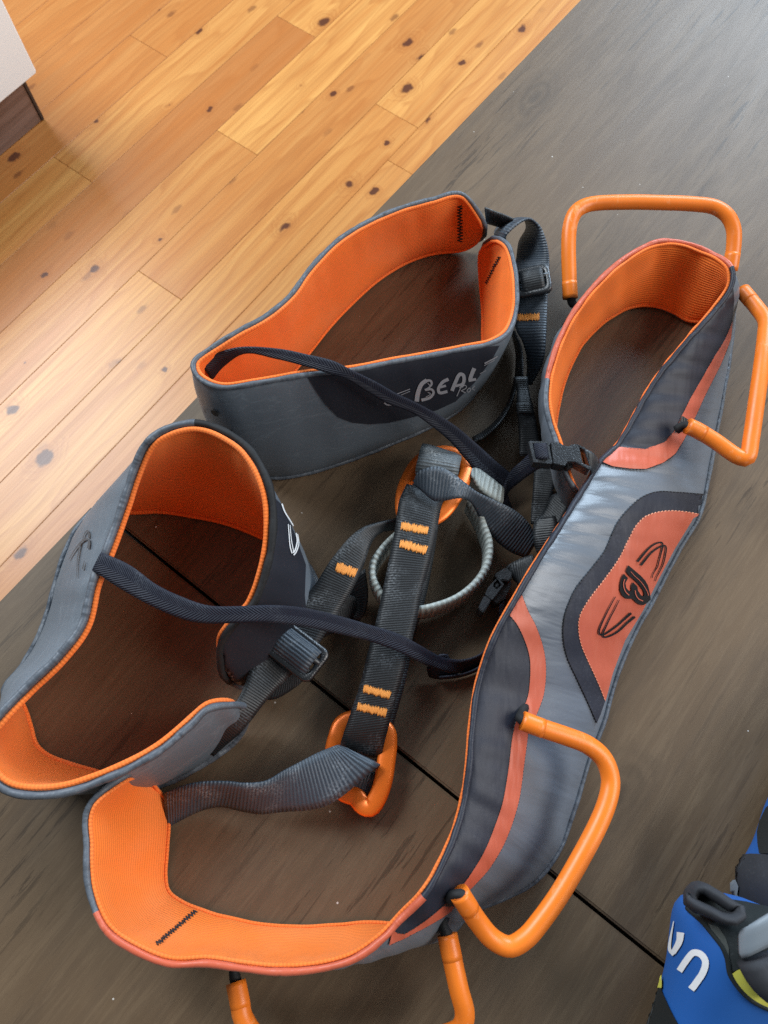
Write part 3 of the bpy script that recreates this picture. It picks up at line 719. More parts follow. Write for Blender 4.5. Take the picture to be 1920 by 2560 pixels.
# --- emblem on the back panel
emb = [([(535,500),(640,370),(760,240),(880,150),(1000,115),(1030,140),(1030,210),(1000,330),(960,480),(930,590),(870,690),(835,760),(820,820)], 44, 15),
       ([(600,575),(680,470),(800,330),(920,240),(1020,190),(1075,180),(1100,230),(1080,380),(1040,540),(980,670),(910,800),(885,880)], 44, 15)]
strokes('emblem_arc', bvb, 'N', emb, M['print_black'], belt, 0.0016)
embl = [([(100,1190),(30,1310),(-60,1480),(-160,1690),(-215,1830),(-215,1910),(-150,1935),(0,1850),(150,1740),(270,1630),(410,1500)], 15, 48),
        ([(172,1255),(110,1380),(0,1590),(-90,1780),(-150,1920),(-120,1980),(0,1950),(160,1860),(300,1730),(400,1640),(480,1570)], 15, 48)]
strokes('emblem_arc', bvb, 'N', embl, M['print_black'], belt, 0.0016)
fills('emblem_letter', bvb, 'N', [
    [(350,575),(300,690),(380,790),(470,860),(560,950),(640,1060),(665,1130),(655,1185),(600,1165),(545,1080),(525,985),(440,905),(405,970),(410,1085),(355,1075),(310,1020),(295,930),(345,825),(260,740),(215,820),(185,950),(185,1070),(230,1170),(310,1230),(440,1235),(500,1300),(570,1345),(640,1355),(720,1310),(790,1245),(775,1110),(740,970),(690,880),(620,800),(520,715)]],
    M['print_black'], belt, 0.0016)
strokes('emblem_inner_line', bvb, 'N', [([(385,700),(470,790),(580,890),(660,1000),(710,1090),(730,1160)], 8, 12), ([(262,850),(240,930),(250,1030),(290,1110),(350,1165)], 14), ([(465,1070),(480,1150),(530,1230),(620,1275)], 14)], M['satin_coral'], belt, 0.0021)  # thin coral inner lines of the printed letter

# --- panels and lettering of the leg loops
legA, legC = padA.shell, padC.shell
patch('dark_panel', padA.bv, PX('A', [(612,864),(650,925),(690,980),(740,1030),(800,1053),(870,1060),(950,1053),(1050,1030),(1150,1000),(1225,965),(1300,890),(1375,790),(1405,735),(1370,738),(1250,760),(1110,788),(960,814),(800,845),(680,858)]), M['leg_navy'], legA)
patch('dark_panel', padC.bv, PX('C', [(1248,440),(1262,560),(1246,700),(1212,830),(1172,940),(1060,1060),(1012,1160),(1005,1225),(1060,1300),(1120,1325),(1300,1250),(1420,1080),(1400,900),(1405,760),(1350,610),(1290,480)]), M['leg_navy'], legC)
bva = padA.bv; LT = 0.00095
strokes('letter_b', bva, 'K', [([(497,832),(510,745),(545,655),(600,612)], 46, 40), ([(585,618),(640,616),(652,650),(620,690),(580,712)], 26, 16), ([(585,712),(650,705),(672,740),(635,790),(545,818)], 20, 32), ([(610,640),(632,668),(606,700)], 7), ([(610,735),(640,752),(590,785)], 7)], M['print_silver'], legA, LT)
strokes('letter_e', bva, 'K', [([(826,600),(765,632),(722,700),(735,742),(815,728)], 34, 30), ([(735,685),(800,668)], 24)], M['print_silver'], legA, LT)
strokes('letter_a', bva, 'K', [([(862,722),(895,640),(940,552),(978,560),(985,620),(958,682)], 38, 34), ([(895,672),(965,655)], 26)], M['print_silver'], legA, LT)
strokes('letter_l', bva, 'K', [([(1092,488),(1062,560),(1046,612)], 42, 38), ([(1032,614),(1110,602)], 32, 26)], M['print_silver'], legA, LT)
strokes('script', bva, 'K', [([(912,778),(945,705),(960,680)], 9), ([(935,690),(1000,665),(1010,690),(955,722)], 8), ([(955,720),(1000,742)], 9), ([(1040,690),(1015,715),(1030,735),(1055,710),(1040,690)], 7), ([(1095,670),(1070,700),(1095,715)], 7)], M['print_silver'], legA, LT)
for q_ in ([([(290,755),(430,702)], 8)], [([(335,765),(430,725)], 6)], [([(160,822),(200,840),(300,838)], 10, 5), ([(160,845),(190,866),(330,868)], 16, 6)], [([(1200,438),(1330,368)], 16, 10)], [([(1195,460),(1300,405)], 7)], [([(1150,545),(1215,510)], 6)]):
    strokes('speed_line', bva, 'K', q_, M['print_silver'], legA, LT)
bvc = padC.bv
strokes('print_mark', bvc, 'S', [([(870,1030),(900,1110),(950,1190),(985,1250)], 12, 10), ([(932,1230),(940,1330),(950,1440),(970,1515)], 8, 10), ([(950,1240),(962,1380),(985,1500)], 6, 8), ([(1010,1320),(1020,1400),(1000,1480),(980,1510)], 12, 14), ([(1025,1330),(1035,1420),(1010,1500),(985,1530)], 8, 12)], M['print_white'], legC, LT)
strokes('script_mark', bvc, 'Q', [([(260,700),(285,610),(325,560),(345,600),(340,655)], 10, 22), ([(85,935),(150,830),(240,715),(310,670),(345,690),(335,790)], 6, 34), ([(240,720),(215,830),(195,980),(190,1165)], 20, 6), ([(290,955),(265,1060)], 8, 20)], M['print_grey'], legC, LT)
fills('eyelet', bva, 'S', [[(195,90),(225,90),(260,115),(272,140),(262,150),(235,145),(205,120)], [(392,265),(395,310),(380,350),(355,345),(375,320)]], M['print_black'], legA, LT)
fills('eyelet', bva, 'S', [[(136,75),(146,95),(150,125),(140,105)]], M['print_black'], legA, LT)
# black tacks in the linings
bar_tack(padA.bvl, 'A', (1243,155), (1243,305), 22, legA, 'thread_black', 24, 0.0004)
bar_tack(padA.bvl, 'A', (1408,368), (1352,480), 12, legA, 'thread_black', 24, 0.0004)
bar_tack(padB.bvl, 'F', (515,655), (362,785), 16, belt, 'thread_black', 34, 0.00042)

# --- webbing straps and loops
def rb(name, L, R, mat, th=0.0017, **k):
    return ribbon(name, L, R, M[mat], harness, th, **k)
def pp(sh, l): return pts(sh, l)
# gear loops: plastic tube over a black tape
def gear_loop(path, ends, label=None):
    p = smooth_path(path, 0.002); sag = lambda a: 1.0
    t = tube('gear_loop', p, 0.0044, M['tube_orange'], harness, 20)
    if label: t['label'] = label
    for rev in (False, True):
        q = p[::-1] if rev else p
        s = chord(q); c = q[s < 0.0115]
        tube('end_sleeve', c - np.array([0, 0, 0]), 0.00452, M['tube_orange'], t, 20)
    for e in ends:
        tube('tape', smooth_path(e, 0.0015), 0.0024, M['black_edge'], t, 12, rfun=lambda a: 1 + 0.12 * math.sin(a * 9))
    return t
gear_loop(pp('B', [(520,752,26),(515,650,30),(510,450,38),(520,325,42),(557,247,44),(640,208,44),(850,197,44),(1050,200,44),(1220,207,44),(1350,225,44),(1425,275,43),(1460,350,40),(1462,440,36),(1450,530,32),(1440,590,29)]),
          [pp('B', [(522,735,27),(535,785,24),(575,800,22),(620,790,20)]), pp('B', [(1442,575,30),(1432,620,28),(1420,660,26)])])
gear_loop(pp('B', [(1512,706,27),(1600,812,32),(1645,880,36),(1643,960,38),(1627,1100,40),(1592,1350,40),(1560,1570,38),(1537,1672,37),(1480,1660,36),(1350,1570,36),(1250,1510,37),(1195,1485,38)]),
          [pp('B', [(1530,720,28),(1490,700,26),(1450,690,24)]), pp('B', [(1225,1498,37),(1180,1480,35),(1130,1510,31)])])
gear_loop(pp('G', [(415,205,52),(520,245,51),(640,285,48),(750,330,45),(828,400,42),(862,500,40),(850,600,40),(800,730,40),(700,920,40),(600,1090,40),(500,1230,40),(430,1308,40),(350,1348,40),(265,1308,41),(190,1220,45),(130,1130,51),(95,1075,54)]),
          [pp('G', [(440,212,51),(408,194,50),(412,172,46),(425,135,41)]), pp('T', [(1200,400,54),(1110,330,55),(1030,330,54),(950,400,50)])])
gear_loop(pp('F', [(672,930,22),(688,1010,23)]) + pp('X', [(608,2545,23),(645,2592,23),(800,2606,23),(1000,2602,23),(1100,2592,24),(1150,2572,26),(1162,2535,29),(1147,2472,33),(1132,2403,35),(1118,2336,35)]),
          [pp('F', [(678,950,22),(665,890,22),(670,850,24),(690,820,26)]), pp('T', [(935,960,36),(890,850,36),(850,740,36),(880,640,36)])])
patch('loop_anchor', bvb, PX('B', [(1155,1430),(1228,1478),(1205,1512),(1108,1530)]), M['black_webbing'], belt, 0.0014)
patch('loop_anchor', bvb, PX('T', [(1090,195),(1150,260),(1165,370),(1085,460),(850,475),(960,360)]), M['black_webbing'], belt, 0.0014)

# tie-in rings
def ring(sh, path, r, flat, zs, label=None):
    p = smooth_path([pt(sh, x, y, z) for (x, y), z in zip(path, zs)], 0.0016, True)
    o = tube('tie_in_ring', p, r, M['ring_orange'], harness, 16, True, flat)
    return o
rp = [(762,215),(700,320),(676,420),(690,505),(780,545),(880,508),(945,440),(1000,345),(1030,255),(1005,190),(930,155),(840,165)]
ring('D', rp, 0.0039, 0.42, [22,24,26,28,28,28,27,25,22,20,20,21])
rq = [(375,720),(425,570),(520,490),(700,465),(950,520),(1108,660),(1125,850),(1098,1100),(1060,1350),(980,1600),(870,1765),(760,1740),(640,1610),(470,1540),(360,1350),(325,1050),(335,870)]
ring('W', rq, 0.0047, 0.36, [10,10,10,10,10,11,11,11,11,10,9,8,7,7,7,8,9])

# belay loop: two layers with orange tacks
bL = [(700,335,30),(658,430,34),(640,560,33),(602,760,31),(562,950,29),(530,1100,28),(490,1250,27),(440,1450,25),(382,1620,22),(347,1725,18),(333,1778,11),(345,1790,4)]
bR = [(900,425,30),(885,490,33),(862,620,33),(826,780,31),(786,930,29),(757,1080,28),(720,1230,27),(672,1420,25),(625,1580,22),(590,1710,18),(562,1825,11),(555,1835,4)]
belay = rb('belay_loop', pp('D', bL), pp('D', bR), 'black_webbing', 0.0026, cup=0.0006)
rb('belay_loop_underside', pp('D', [(720,470,18),(690,700,15),(640,950,12),(590,1200,10),(540,1450,9),(470,1700,8)]), pp('D', [(878,560,18),(850,740,15),(808,950,12),(748,1170,10),(690,1440,9),(620,1690,8)]), 'black_webbing', 0.0022)
bvbl = BV[belay.name]
for a, b_, h in (((670,562),(818,592),48), ((662,660),(808,700),50), ((462,1462),(608,1500),46), ((428,1562),(588,1598),48)):
    bar_tack(bvbl, 'D', a, b_, h, belay, n=46, r=0.00030)

# worn strap folded over the upper ring and the twisted strap leaving it
rb('ring_wrap', pp('D', [(800,118,14),(788,112,24),(775,140,34),(760,200,37),(748,262,34),(760,300,28)]), pp('D', [(1000,190,14),(1002,178,24),(1001,200,33),(992,240,36),(980,300,33),(960,330,28)]), 'worn_webbing', 0.002)
tU = [(742,318,36),(760,270,40),(800,246,43),(870,234,44),(940,262,44),(1010,315,42),(1090,375,38),(1200,428,32),(1300,478,26),(1375,548,20),(1425,640,14)]
tL = [(738,335,34),(765,352,36),(800,385,37),(850,425,37),(915,424,38),(985,410,41),(1050,430,35),(1100,515,26),(1170,620,19),(1260,700,13),(1360,742,8)]
rb('tie_in_strap', pp('D', tU), pp('D', tL), 'slate_webbing', 0.0019)

# strap from the belt's free end to the lower ring
sU = [(396,190,12),(480,160,22),(560,148,25),(640,147,24),(710,154,23),(790,146,22),(860,105,22),(920,72,22),(980,40,22),(1030,18,21),(1072,6,19),(1090,22,13)]
sL = [(402,328,2.5),(470,290,4),(550,252,4),(620,240,5),(700,260,6),(775,275,8),(860,266,11),(960,258,14),(1040,235,16),(1120,180,17),(1232,84,17),(1228,98,11)]
rb('waist_strap', pp('F', sU), pp('F', sL), 'slate_webbing', 0.0019, wob=0.0005)
rb('strap_end', pp('W', [(560,1450,7),(740,1330,8),(890,1240,8),(975,1275,8)]), pp('W', [(500,1620,4),(640,1660,4),(780,1680,4),(960,1310,6)]), 'slate_webbing', 0.0019)

# leg straps with their slide buckles
g1U = [(905,1560,24),(960,1515,30),(1020,1465,34),(1075,1410,35),(1115,1340,34),(1150,1250,33),(1195,1160,32),(1240,1095,31)]
g1L = [(985,1640,14),(1040,1590,20),(1105,1535,25),(1165,1465,28),(1215,1400,29),(1270,1340,29),(1330,1280,29),(1392,1222,29)]
rb('leg_strap', pp('C', g1U), pp('C', g1L), 'black_webbing')
g2U = [(-30,1150,31),(60,1050,31),(130,965,32),(200,878,33),(265,775,34),(328,692,35),(398,614,35),(470,566,33),(560,540,29),(650,520,24)]
g2L = [(200,1240,29),(290,1100,29),(345,1010,29),(385,945,30),(425,868,31),(463,780,31),(492,690,31),(522,630,28),(582,592,24),(660,590,20)]
gs = rb('leg_strap', pp('D', g2U), pp('D', g2L), 'black_webbing', 0.0022)
bar_tack(BV[gs.name], 'D', (312,790), (418,826), 56, gs, n=34, r=0.00030)
rb('strap_fold', pp('D', [(345,905,10),(400,960,8),(420,1020,7),(370,1075,6)]), pp('D', [(470,800,20),(485,940,16),(470,1040,12),(440,1090,8)]), 'black_webbing')
rb('strap_fold', pp('H', [(345,640,24),(312,730,20),(340,820,14),(440,905,8),(730,1035,6),(1010,890,8),(1150,740,12)]), pp('H', [(600,600,26),(560,700,22),(540,740,18),(560,760,14),(800,800,10),(1000,720,12),(1080,640,16)]), 'black_webbing')
rb('strap_fold', pp('D', [(190,930,18),(330,930,16),(430,960,10)]), pp('D', [(240,1180,10),(360,1120,8),(470,1010,6)]), 'black_webbing')
def slide_buckle(sh, o, xv, yv, z, w, h, bar=0.0033, thick=0.0032, mid=0.1, tilt=0.0, over=None):
    O_ = pt(sh, o[0], o[1], z); xa = pt(sh, o[0] + xv[0], o[1] + xv[1], z) - O_; xa[2] += tilt * np.linalg.norm(xa); xa /= np.linalg.norm(xa)
    up = np.array([0, 0, 1.0]); ya = np.cross(up, xa); ya /= np.linalg.norm(ya); za = np.cross(xa, ya)
    def rr(hw, hh, r, n=5):
        out = []
        for cx, cy, a0 in ((hw - r, hh - r, 0), (-hw + r, hh - r, 90), (-hw + r, -hh + r, 180), (hw - r, -hh + r, 270)):
            for k in range(n + 1):
                a = math.radians(a0 + 90 * k / n); out.append((cx + r * math.cos(a), cy + r * math.sin(a)))
        return out
    po, pi = rr(w / 2, h / 2, 0.004), rr(w / 2 - bar, h / 2 - bar, 0.0025); n = len(po); V = []
    for pl_, zz in ((po, -thick / 2), (po, thick / 2 - 0.0006), ([(x * 0.965, y * 0.955) for x, y in po], thick / 2), ([(x * 1.03, y * 1.04) for x, y in pi], thick / 2), (pi, thick / 2 - 0.0006), (pi, -thick / 2)):
        V += [O_ + xa * x + ya * y + za * zz for x, y in pl_]
    F = [(k * n + i, k * n + (i + 1) % n, ((k + 1) % 6) * n + (i + 1) % n, ((k + 1) % 6) * n + i) for k in range(6) for i in range(n)]
    fr = mesh_obj('slide_buckle', V, F, M['black_plastic'], harness); fix_normals(fr)
    tube('crossbar', [O_ + xa * x + ya * mid * h for x in np.linspace(-w / 2 + 0.001, w / 2 - 0.001, 6)], 0.0019, M['black_plastic'], fr, 10)
    if over is not None:            # the strap humped over the crossbar
        L_, R_ = [], []; q = w / 2 - bar - 0.0008
        for y, zz in ((-h * 0.42, -0.0018), (-h * 0.30, 0.0016), (-h * 0.12, 0.0036), (mid * h, 0.0042), (h * 0.26, 0.0034), (h * 0.36, 0.0008), (h * 0.40, -0.0024)):
            L_.append(O_ - xa * q + ya * y + za * zz); R_.append(O_ + xa * q + ya * y + za * zz)
        ribbon('strap_hump', L_, R_, M[over], fr, 0.0018)
    return fr
slide_buckle('H', (985,520), (325,250), (1, 0), 34, 0.0315, 0.0195, over='slate_webbing')

# upper leg loop: tape, strap and buckle
rb('leg_tape', pp('J', [(140,170,44),(250,215,42),(350,250,40),(460,300,38)]), pp('J', [(160,345,28),(230,365,28),(300,385,28),(420,400,26)]), 'black_webbing')
jT = [(400,680,24),(388,580,34),(370,492,42),(450,402,46),(560,322,48),(650,300,48),(742,372,46),(805,510,43),(842,660,40),(852,800,37),(852,1000,36),(835,1160,35),(828,1350,33),(822,1500,32),(812,1650,31),(797,1800,28),(772,1900,23),(722,2010,16),(655,2130,9)]
jB = [(300,650,6),(268,530,14),(250,445,20),(305,358,20),(430,304,22),(570,300,22),(600,400,20),(525,540,19),(500,680,20),(485,820,24),(490,1000,25),(505,1180,25),(492,1350,25),(478,1500,25),(560,1650,22),(600,1780,17),(612,1900,12),(610,2020,7),(580,2130,4)]
js = rb('leg_strap', pp('J', jT), pp('J', jB), 'slate_webbing', 0.0018, m=9)
bar_tack(BV[js.name], 'J', (505,1388), (742,1382), 80, js, n=42, r=0.00030)
slide_buckle('J', (668,985), (200,-12), (0, 1), 37, 0.0215, 0.0195, tilt=0.25, over='black_webbing')
rb('strap_fold', pp('O', [(395,280,24),(478,440,23),(522,600,22),(533,800,22),(533,1000,20)]), pp('O', [(370,330,4),(400,470,3),(432,620,3),(432,800,3),(420,1000,3)]), 'black_webbing')
rb('strap_fold', pp('O', [(395,1000,22),(440,1200,20),(440,1420,22),(465,1700,20),(482,2000,18),(490,2212,16)]), pp('O', [(612,1000,22),(628,1200,20),(675,1415,22),(738,1700,20),(780,1980,18),(800,2212,14)]), 'black_webbing', 0.0024)
rb('strap_keeper', pp('O', [(432,1405,24),(440,1560,24)]) , pp('O', [(680,1405,24),(708,1560,24)]), 'black_webbing', 0.0022)
rb('thin_strap', pp('O', [(450,1000,15),(418,1200,14),(350,1420,14),(230,1640,14),(100,1790,14),(-60,1920,12),(-220,2000,10)]), pp('O', [(405,1000,1.5),(382,1180,1.5),(312,1380,1.5),(192,1590,1.5),(62,1730,1.5),(-90,1850,1.5),(-240,1930,1.5)]), 'black_webbing', 0.0019)
rb('thin_strap', pp('O', [(885,1140,6),(845,1400,5),(818,1650,4),(795,1960,3)]), pp('O', [(905,1200,22),(885,1420,20),(925,1700,16),(1000,1960,10)]), 'black_webbing')
rb('thin_strap', pp('O', [(1290,-20,8),(1200,130,8),(1110,290,8),(1080,420,8)]), pp('O', [(1340,10,22),(1260,130,22),(1150,260,22),(1110,420,20)]), 'slate_webbing')

# pale rope loop standing on its edge behind the belay loop
vT = [(1150,760),(1205,850),(1255,940),(1300,1060),(1345,1180),(1352,1310),(1322,1450),(1242,1590),(1122,1710),(982,1800),(800,1868),(620,1905),(440,1905),(290,1830),(185,1690),(130,1560),(140,1420),(220,1290),(310,1190),(400,1110)]
rb('tie_in_loop', pp('V', [(x, y, 27) for x, y in vT]), [p - np.array([0, 0, 0.024]) for p in pp('V', [(x, y, 27) for x, y in vT])], 'pale_webbing', 0.0042)
rb('tie_in_loop', pp('V', [(1120,400,14),(1180,440,20),(1310,525,22),(1485,665,18)]), pp('V', [(1130,560,20),(1175,570,26),(1262,695,25),(1470,835,20)]), 'pale_webbing', 0.0028)

# elastic risers
e1U = pp('C', [(468,700,74),(600,762,75),(720,850,76),(850,912,78),(960,947,80),(1100,950,82),(1250,945,79),(1400,957,66)]) + pp('D', [(330,1062,52),(500,1112,45),(650,1158,42),(760,1215,37),(840,1262,28),(900,1290,20),(1000,1305,14),(1090,1282,13),(1142,1238,13),(1182,1165,13),(1207,1085,14),(1215,1000,15)])
e1L = pp('C', [(425,785,72),(560,872,72),(700,950,73),(850,1012,75),(960,1030,77),(1100,1027,79),(1250,1027,76),(1400,1045,63)]) + pp('D', [(330,1162,49),(500,1203,42),(650,1258,39),(760,1312,33),(840,1348,24),(930,1375,14),(1030,1370,5),(1125,1320,4),(1185,1235,4),(1232,1130,4),(1250,1045,5),(1252,960,6)])
rb('elastic_riser', e1U, e1L, 'elastic', 0.0013)
rb('elastic_fold', pp('D', [(885,1276,18),(930,1278,16),(942,1325,12),(960,1370,8)]), pp('D', [(812,1345,7),(828,1400,3),(905,1408,2.5),(1000,1392,2.5)]), 'elastic', 0.0014)
rb('elastic_fold', pp('D', [(880,1400,9),(1000,1385,9),(1100,1345,9),(1165,1275,9),(1205,1185,9)]), pp('D', [(880,1410,1.5),(1000,1396,1.5),(1105,1355,1.5),(1172,1285,1.5),(1215,1190,1.5)]), 'elastic', 0.0014)
e2U = [(172,814,84),(240,767,87),(345,742,92),(500,750,95),(620,775,97),(720,800,97),(800,840,93),(900,890,82),(980,935,72),(1060,972,62),(1150,1020,50),(1240,1080,40),(1320,1150,28),(1400,1222,21),(1480,1285,14)]
e2L = [(214,882,72),(262,826,79),(352,770,89),(480,792,92),(600,822,94),(690,850,94),(770,874,91),(850,922,80),(950,980,68),(1040,1012,58),(1125,1070,46),(1200,1132,36),(1265,1206,26),(1322,1272,20),(1400,1335,12)]
rb('elastic_riser', pp('A', e2U), pp('A', e2L), 'elastic', 0.0013)
rb('elastic_fold', pp('I', [(180,1180,16),(300,890,26),(480,720,38),(620,590,47),(720,560,50)]), pp('I', [(215,1330,8),(300,1150,16),(500,980,30),(690,850,42),(800,800,46)]), 'elastic', 0.0014)
rb('elastic_fold', pp('I', [(180,1180,14),(195,1300,12),(230,1420,8)]), pp('I', [(250,1080,10),(290,1280,8),(380,1470,4)]), 'elastic', 0.0014)

# dark webbing between the buckle and the belt
rb('haul_strap', pp('I', [(640,820,12),(622,1100,11),(602,1350,9),(588,1600,7)]), pp('I', [(1010,830,14),(910,1130,13),(850,1350,11),(720,1620,8)]), 'black_webbing')
rb('haul_strap', pp('I', [(1000,1180,16),(880,1215,14),(760,1440,12),(640,1600,9)]), pp('I', [(1260,1170,24),(1110,1400,20),(990,1640,17),(850,1900,12)]), 'black_webbing')
rb('strap_sleeve', pp('I', [(660,1540,16),(622,1680,17),(638,1880,15),(700,2040,12)]), pp('I', [(930,1490,22),(965,1640,22),(870,1850,19),(770,2010,14)]), 'black_webbing', 0.0026)
rb('haul_strap', pp('P', [(555,232,15),(750,125,20),(980,40,24)]), pp('P', [(735,490,14),(815,570,18),(1065,235,24)]), 'black_webbing', 0.0022)

# side-release buckle
bk = prism('side_release_buckle', 'I', [(868,465),(1000,478),(1050,515),(1110,530),(1170,500),(1230,495),(1345,545),(1432,835),(1400,852),(1290,790),(1200,742),(1100,742),(1066,800),(1020,790),(905,765)], 55, 47, M['black_plastic'], harness,
           holes=[[(1262,535),(1335,585),(1405,800),(1310,760)]])
prism('prong_frame', 'I', [(558,460),(600,452),(838,462),(895,765),(868,772),(630,750)], 54.5, 47.5, M['black_plastic'], bk, holes=[[(615,492),(805,486),(846,700),(664,706)]])
prism('latch', 'I', [(1075,760),(1160,745),(1190,790),(1150,830),(1085,830)], 51, 46, M['black_plastic'], bk)
ribbon('strap_hump', pp('I', [(590,520,49),(640,492,54),(740,488,56),(815,485,53)]), pp('I', [(640,720,49),(680,706,54),(780,702,56),(850,700,53)]), M['elastic'], bk, 0.0014)
ribbon('strap_hump', pp('I', [(1290,545,50),(1370,575,52),(1450,620,50),(1545,740,44)]), pp('I', [(1330,800,48),(1370,830,48),(1420,860,46),(1400,960,40)]), M['black_webbing'], bk, 0.0016)
b2 = prism('side_release_buckle', 'P', [(372,350),(555,245),(660,345),(640,450),(590,470),(500,455),(470,470),(380,415)], 22, 12, M['black_plastic'], harness)
prism('buckle_body', 'P', [(385,440),(440,430),(520,520),(500,560),(330,785),(212,690),(262,570)], 24, 8, M['black_plastic'], b2, holes=[[(415,450),(480,540),(400,605),(345,560),(360,500)]])
prism('latch', 'P', [(400,470),(455,540),(405,590),(358,560)], 23, 12, M['black_plastic'], b2)
prism('prong_frame', 'P', [(205,692),(318,778),(190,995),(100,912)], 24, 10, M['black_plastic'], b2)
prism('buckle_side', 'P', [(500,440),(640,455),(650,520),(540,745),(400,850),(330,800)], 16, 4, M['black_plastic'], b2)

# ------------------------------------------------------------------ blue climbing shoes at the corner of the table
M['shoe_blue'] = cloth('shoe_blue', (0.013, 0.100, 0.37), 0.62, 0.4, 0.1, 0.05, (0.1, 0.25, 0.6))
M['shoe_rubber'] = plain('shoe_rubber', (0.012, 0.015, 0.016), 0.55, 0, 0.4, 0.2, 400)
M['shoe_yellow'] = cloth('shoe_yellow', (0.58, 0.55, 0.075), 0.65, 0.3)
M['shoe_grey'] = cloth('shoe_grey', (0.028, 0.030, 0.036), 0.75, 0.3, 0.2, 0.2)
M['shoe_strap'] = cloth('shoe_strap', (0.20, 0.235, 0.27), 0.5, 0.4)
M['shoe_dark'] = cloth('shoe_dark', (0.014, 0.018, 0.019), 0.8, 0.2)
def shoe_body(name, st, parent, org, ang, n=56, step=0.003):
    """lofted shoe: stations (distance from heel, centre offset, half width, top, bottom in mm, heel taper)"""
    st = np.array(st, float); st[:, :5] /= 1000; t = st[:, 0]; q = np.linspace(t[0], t[-1], int((t[-1] - t[0]) / step))
    d = np.array([math.cos(ang), math.sin(ang)]); e = np.array([-d[1], d[0]])
    def sec(y, a_, grow=0.0):
        cx, hw, zt, zb, tp = spline(st[:, 1:], t, np.array([y]))[0]; hw = max(hw, 0.001) + grow; c, s_ = math.cos(a_), math.sin(a_)
        x = hw * math.copysign(abs(c) ** 0.62, c); fz = 0.5 + 0.5 * math.copysign(abs(s_) ** 0.8, s_); z = zb + (zt + grow - zb) * fz
        x *= (1.03 - 0.14 * fz * fz) * (1 - tp * (1 - fz) ** 1.4)
        p_ = np.array(org) + d * y + e * (cx + x); return np.array((p_[0], p_[1], T + z))
    V = [sec(y, 2 * math.pi * k / n) for y in q for k in range(n)]; F = []; mi = []
    for i in range(len(q) - 1):
        for k in range(n):
            f = (i * n + k, i * n + (k + 1) % n, (i + 1) * n + (k + 1) % n, (i + 1) * n + k); F.append(f)
            z = np.mean([V[j][2] for j in f]) - T; y = q[i]
            mi.append(1 if z < 0.013 or (y > 0.150 and z < 0.026) or y > 0.205 else 0)
    F += [tuple(range(n)), tuple((len(q) - 1) * n + k for k in range(n))]; mi += [0, 1]
    uv = np.array([(0.002 * (i % n), 0.003 * (i // n)) for i in range(len(V))])
    o = mesh_obj(name, V, F, None, parent, uv, mats=[M['shoe_blue'], M['shoe_rubber']], midx=mi); fix_normals(o)
    def strap(y0, y1, mat, a0=15, a1=165):
        an = [math.radians(a0 + (a1 - a0) * k / 14) for k in range(15)]
        ribbon('strap', [sec(y0, a_, 0.0018) for a_ in an], [sec(y1, a_, 0.0018) for a_ in an], mat, o, 0.0022, step=0.003)
    return o, BVHTree.FromPolygons([tuple(v) for v in V], F), strap
shoe = empty('climbing_shoe', (0.150, -0.140, T)); tag(shoe, 'blue climbing shoe with white letters on its side and a dark pull loop', 'shoe')
LAST = [(0,0,9,70,30,.5),(3,0,18,82,20,.55),(8,0,23,88,12,.6),(18,0,25,87,6,.6),(30,1,27,81,3,.5),(46,3,31,70,0.5,.28),(62,5,36,62,0.5,.06),(88,7,38,55,0.5,0),(128,9,42,47,0.5,0),(168,10,43,41,0.5,0),(200,8,36,35,1,0),(220,5,24,29,3,0),(230,3,10,22,7,0)]
body, bv1, strap1 = shoe_body('upper', LAST, shoe, (0.144, -0.042), -math.pi / 2)
strap1(0.078, 0.100, M['shoe_strap']); strap1(0.112, 0.130, M['shoe_grey'])
patch('rand', bv1, PX('M', [(100,2300),(150,2130),(210,1975),(285,1868),(382,1862),(402,1915),(470,2060),(550,2212),(640,2400),(640,2600),(300,2600)]), M['shoe_rubber'], body, 0.0009)
patch('foot_opening_shade', bv1, PX('M', [(650,1090),(800,1215),(900,1330),(985,1440),(1030,1560),(1050,1690),(1120,1655),(1215,1600),(1300,1560),(1500,1400),(1500,1100),(1200,1030),(1000,1000),(760,960)]), M['shoe_dark'], body, 0.0012)  # shaded foot opening painted on as a flat dark patch
patch('heel_panel', bv1, PX('M', [(860,1240),(950,1270),(1010,1350),(1045,1450),(1040,1560),(1000,1470),(930,1370)]), cloth('shoe_olive', (0.055, 0.062, 0.058), 0.8, 0.2), body, 0.0017)
patch('side_panel', bv1, PX('M', [(1050,1695),(1120,1652),(1205,1605),(1300,1770),(1422,1890),(1520,1950),(1520,2070),(1422,2035),(1290,1975),(1180,1890),(1100,1790)]), M['shoe_yellow'], body, 0.0018)
patch('toe_panel', bv1, PX('M', [(330,1860),(345,1800),(372,1745),(395,1735),(400,1800),(398,1866)]), M['shoe_yellow'], body, 0.0012)
strokes('letter_n', bv1, 'M', [([(560,1690),(640,1570),(700,1508),(770,1522),(814,1590),(798,1680),(740,1780),(675,1868)], 62, 68)], M['print_white'], body, 0.0006)
strokes('letter_u', bv1, 'M', [([(572,1310),(560,1400),(500,1512)], 74, 50), ([(508,1530),(466,1480),(470,1390),(505,1200)], 40, 8)], M['print_white'], body, 0.0006)
tube('pull_loop', smooth_path(pp('M', [(655,950,84),(700,885,85),(775,870,87),(880,930,89),(1000,1010,92),(1115,1100,94),(1095,1165,95),(980,1160,93),(840,1100,90),(720,1045,87),(655,1000,84)]), 0.0015, True), 0.0023, M['shoe_grey'], body, 12, True, 2.5)
tube('collar_rim', smooth_path(pp('M', [(1280,1560,92),(1350,1700,92),(1450,1810,91),(1580,1900,89)]), 0.002), 0.0065, M['shoe_grey'], body, 12)
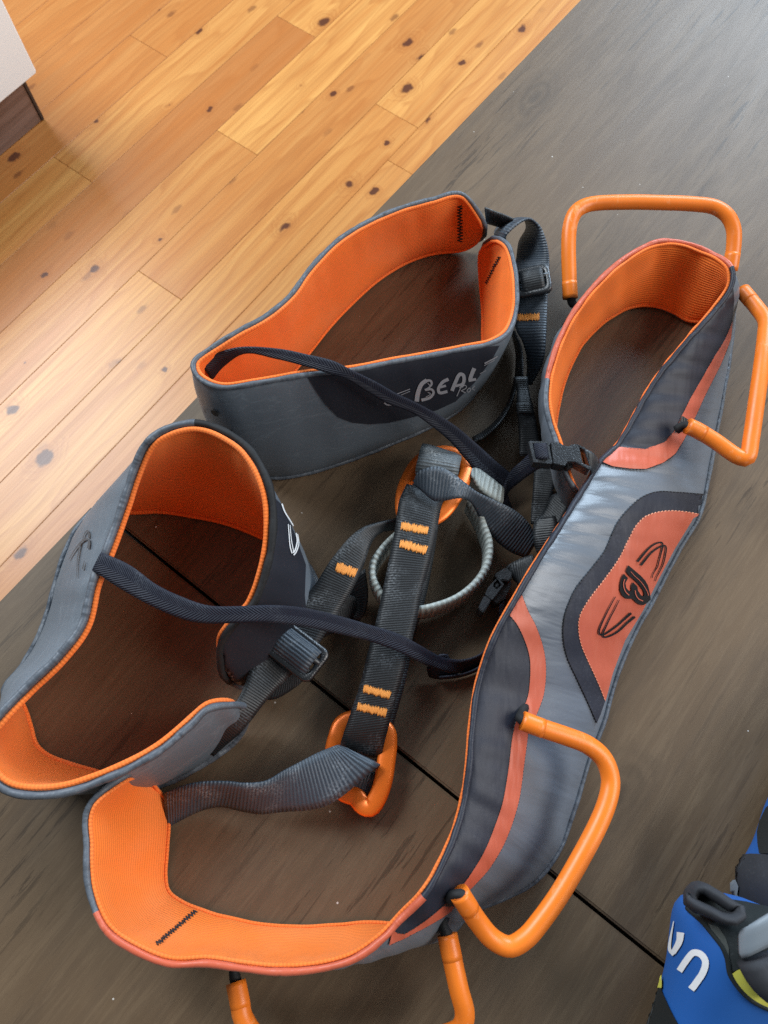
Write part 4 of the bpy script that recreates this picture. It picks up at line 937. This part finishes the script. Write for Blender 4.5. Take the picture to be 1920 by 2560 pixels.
ribbon('strap', pp('M', [(1155,1320,92),(1180,1265,97),(1300,1200,101),(1450,1115,103),(1600,1040,104)]), pp('M', [(1165,1555,90),(1190,1560,94),(1310,1500,97),(1460,1420,99),(1600,1340,100)]), M['shoe_strap'], body, 0.0026, step=0.003)
shoe2 = empty('climbing_shoe', (0.26, 0.02, T)); tag(shoe2, 'blue climbing shoe with a dark grey strap, behind the shoe with white letters', 'shoe')
LAST2 = [(0,0,9,48,14,.3),(4,0,18,58,8,.3),(12,0,25,64,4,.3),(30,0,28,66,2,.25),(50,0,31,62,0.5,.1),(80,-2,36,56,0.5,0),(120,-4,40,48,0.5,0),(165,-5,40,41,0.5,0),(200,-3,33,34,1,0),(218,-1,22,28,3,0),(228,0,9,21,7,0)]
body2, bv2, strap2 = shoe_body('upper', LAST2, shoe2, (0.172, -0.058), math.radians(44))
strap2(0.085, 0.110, M['shoe_strap']); strap2(0.120, 0.138, M['shoe_grey'])
patch('strap_panel', bv2, PX('M', [(1075,590),(1140,560),(1280,548),(1422,556),(1560,580),(1560,1150),(1300,1160),(1130,1150),(1100,1000),(1085,800)]), M['shoe_grey'], body2, 0.0014)
patch('toe_cap', bv2, PX('M', [(1422,90),(1360,220),(1335,330),(1340,450),(1355,545),(1480,545),(1600,500),(1600,60),(1500,20)]), M['shoe_rubber'], body2, 0.0012)
patch('velcro_mark', bv2, PX('M', [(1095,800),(1150,795),(1178,860),(1165,930),(1190,975),(1165,1020),(1150,1140),(1112,1135),(1100,950)]), M['shoe_strap'], body2, 0.0022)

tube('seam', smooth_path([drape(bv1, *ph('M', x, y), 0.0012)[0] for x, y in ((650,1090),(800,1215),(900,1330),(985,1440),(1030,1560),(1050,1690),(1100,1790),(1180,1890),(1290,1975),(1422,2035),(1510,2065))], 0.0015), 0.0011, M['shoe_dark'], body, 8)
prism('loop_hole_shade', 'M', [(665,945),(740,895),(800,905),(1100,1105),(1075,1150),(960,1145),(730,1045)], 84, 79, M['shoe_dark'], body)  # dark plate added to stand for the shade inside the pull loop
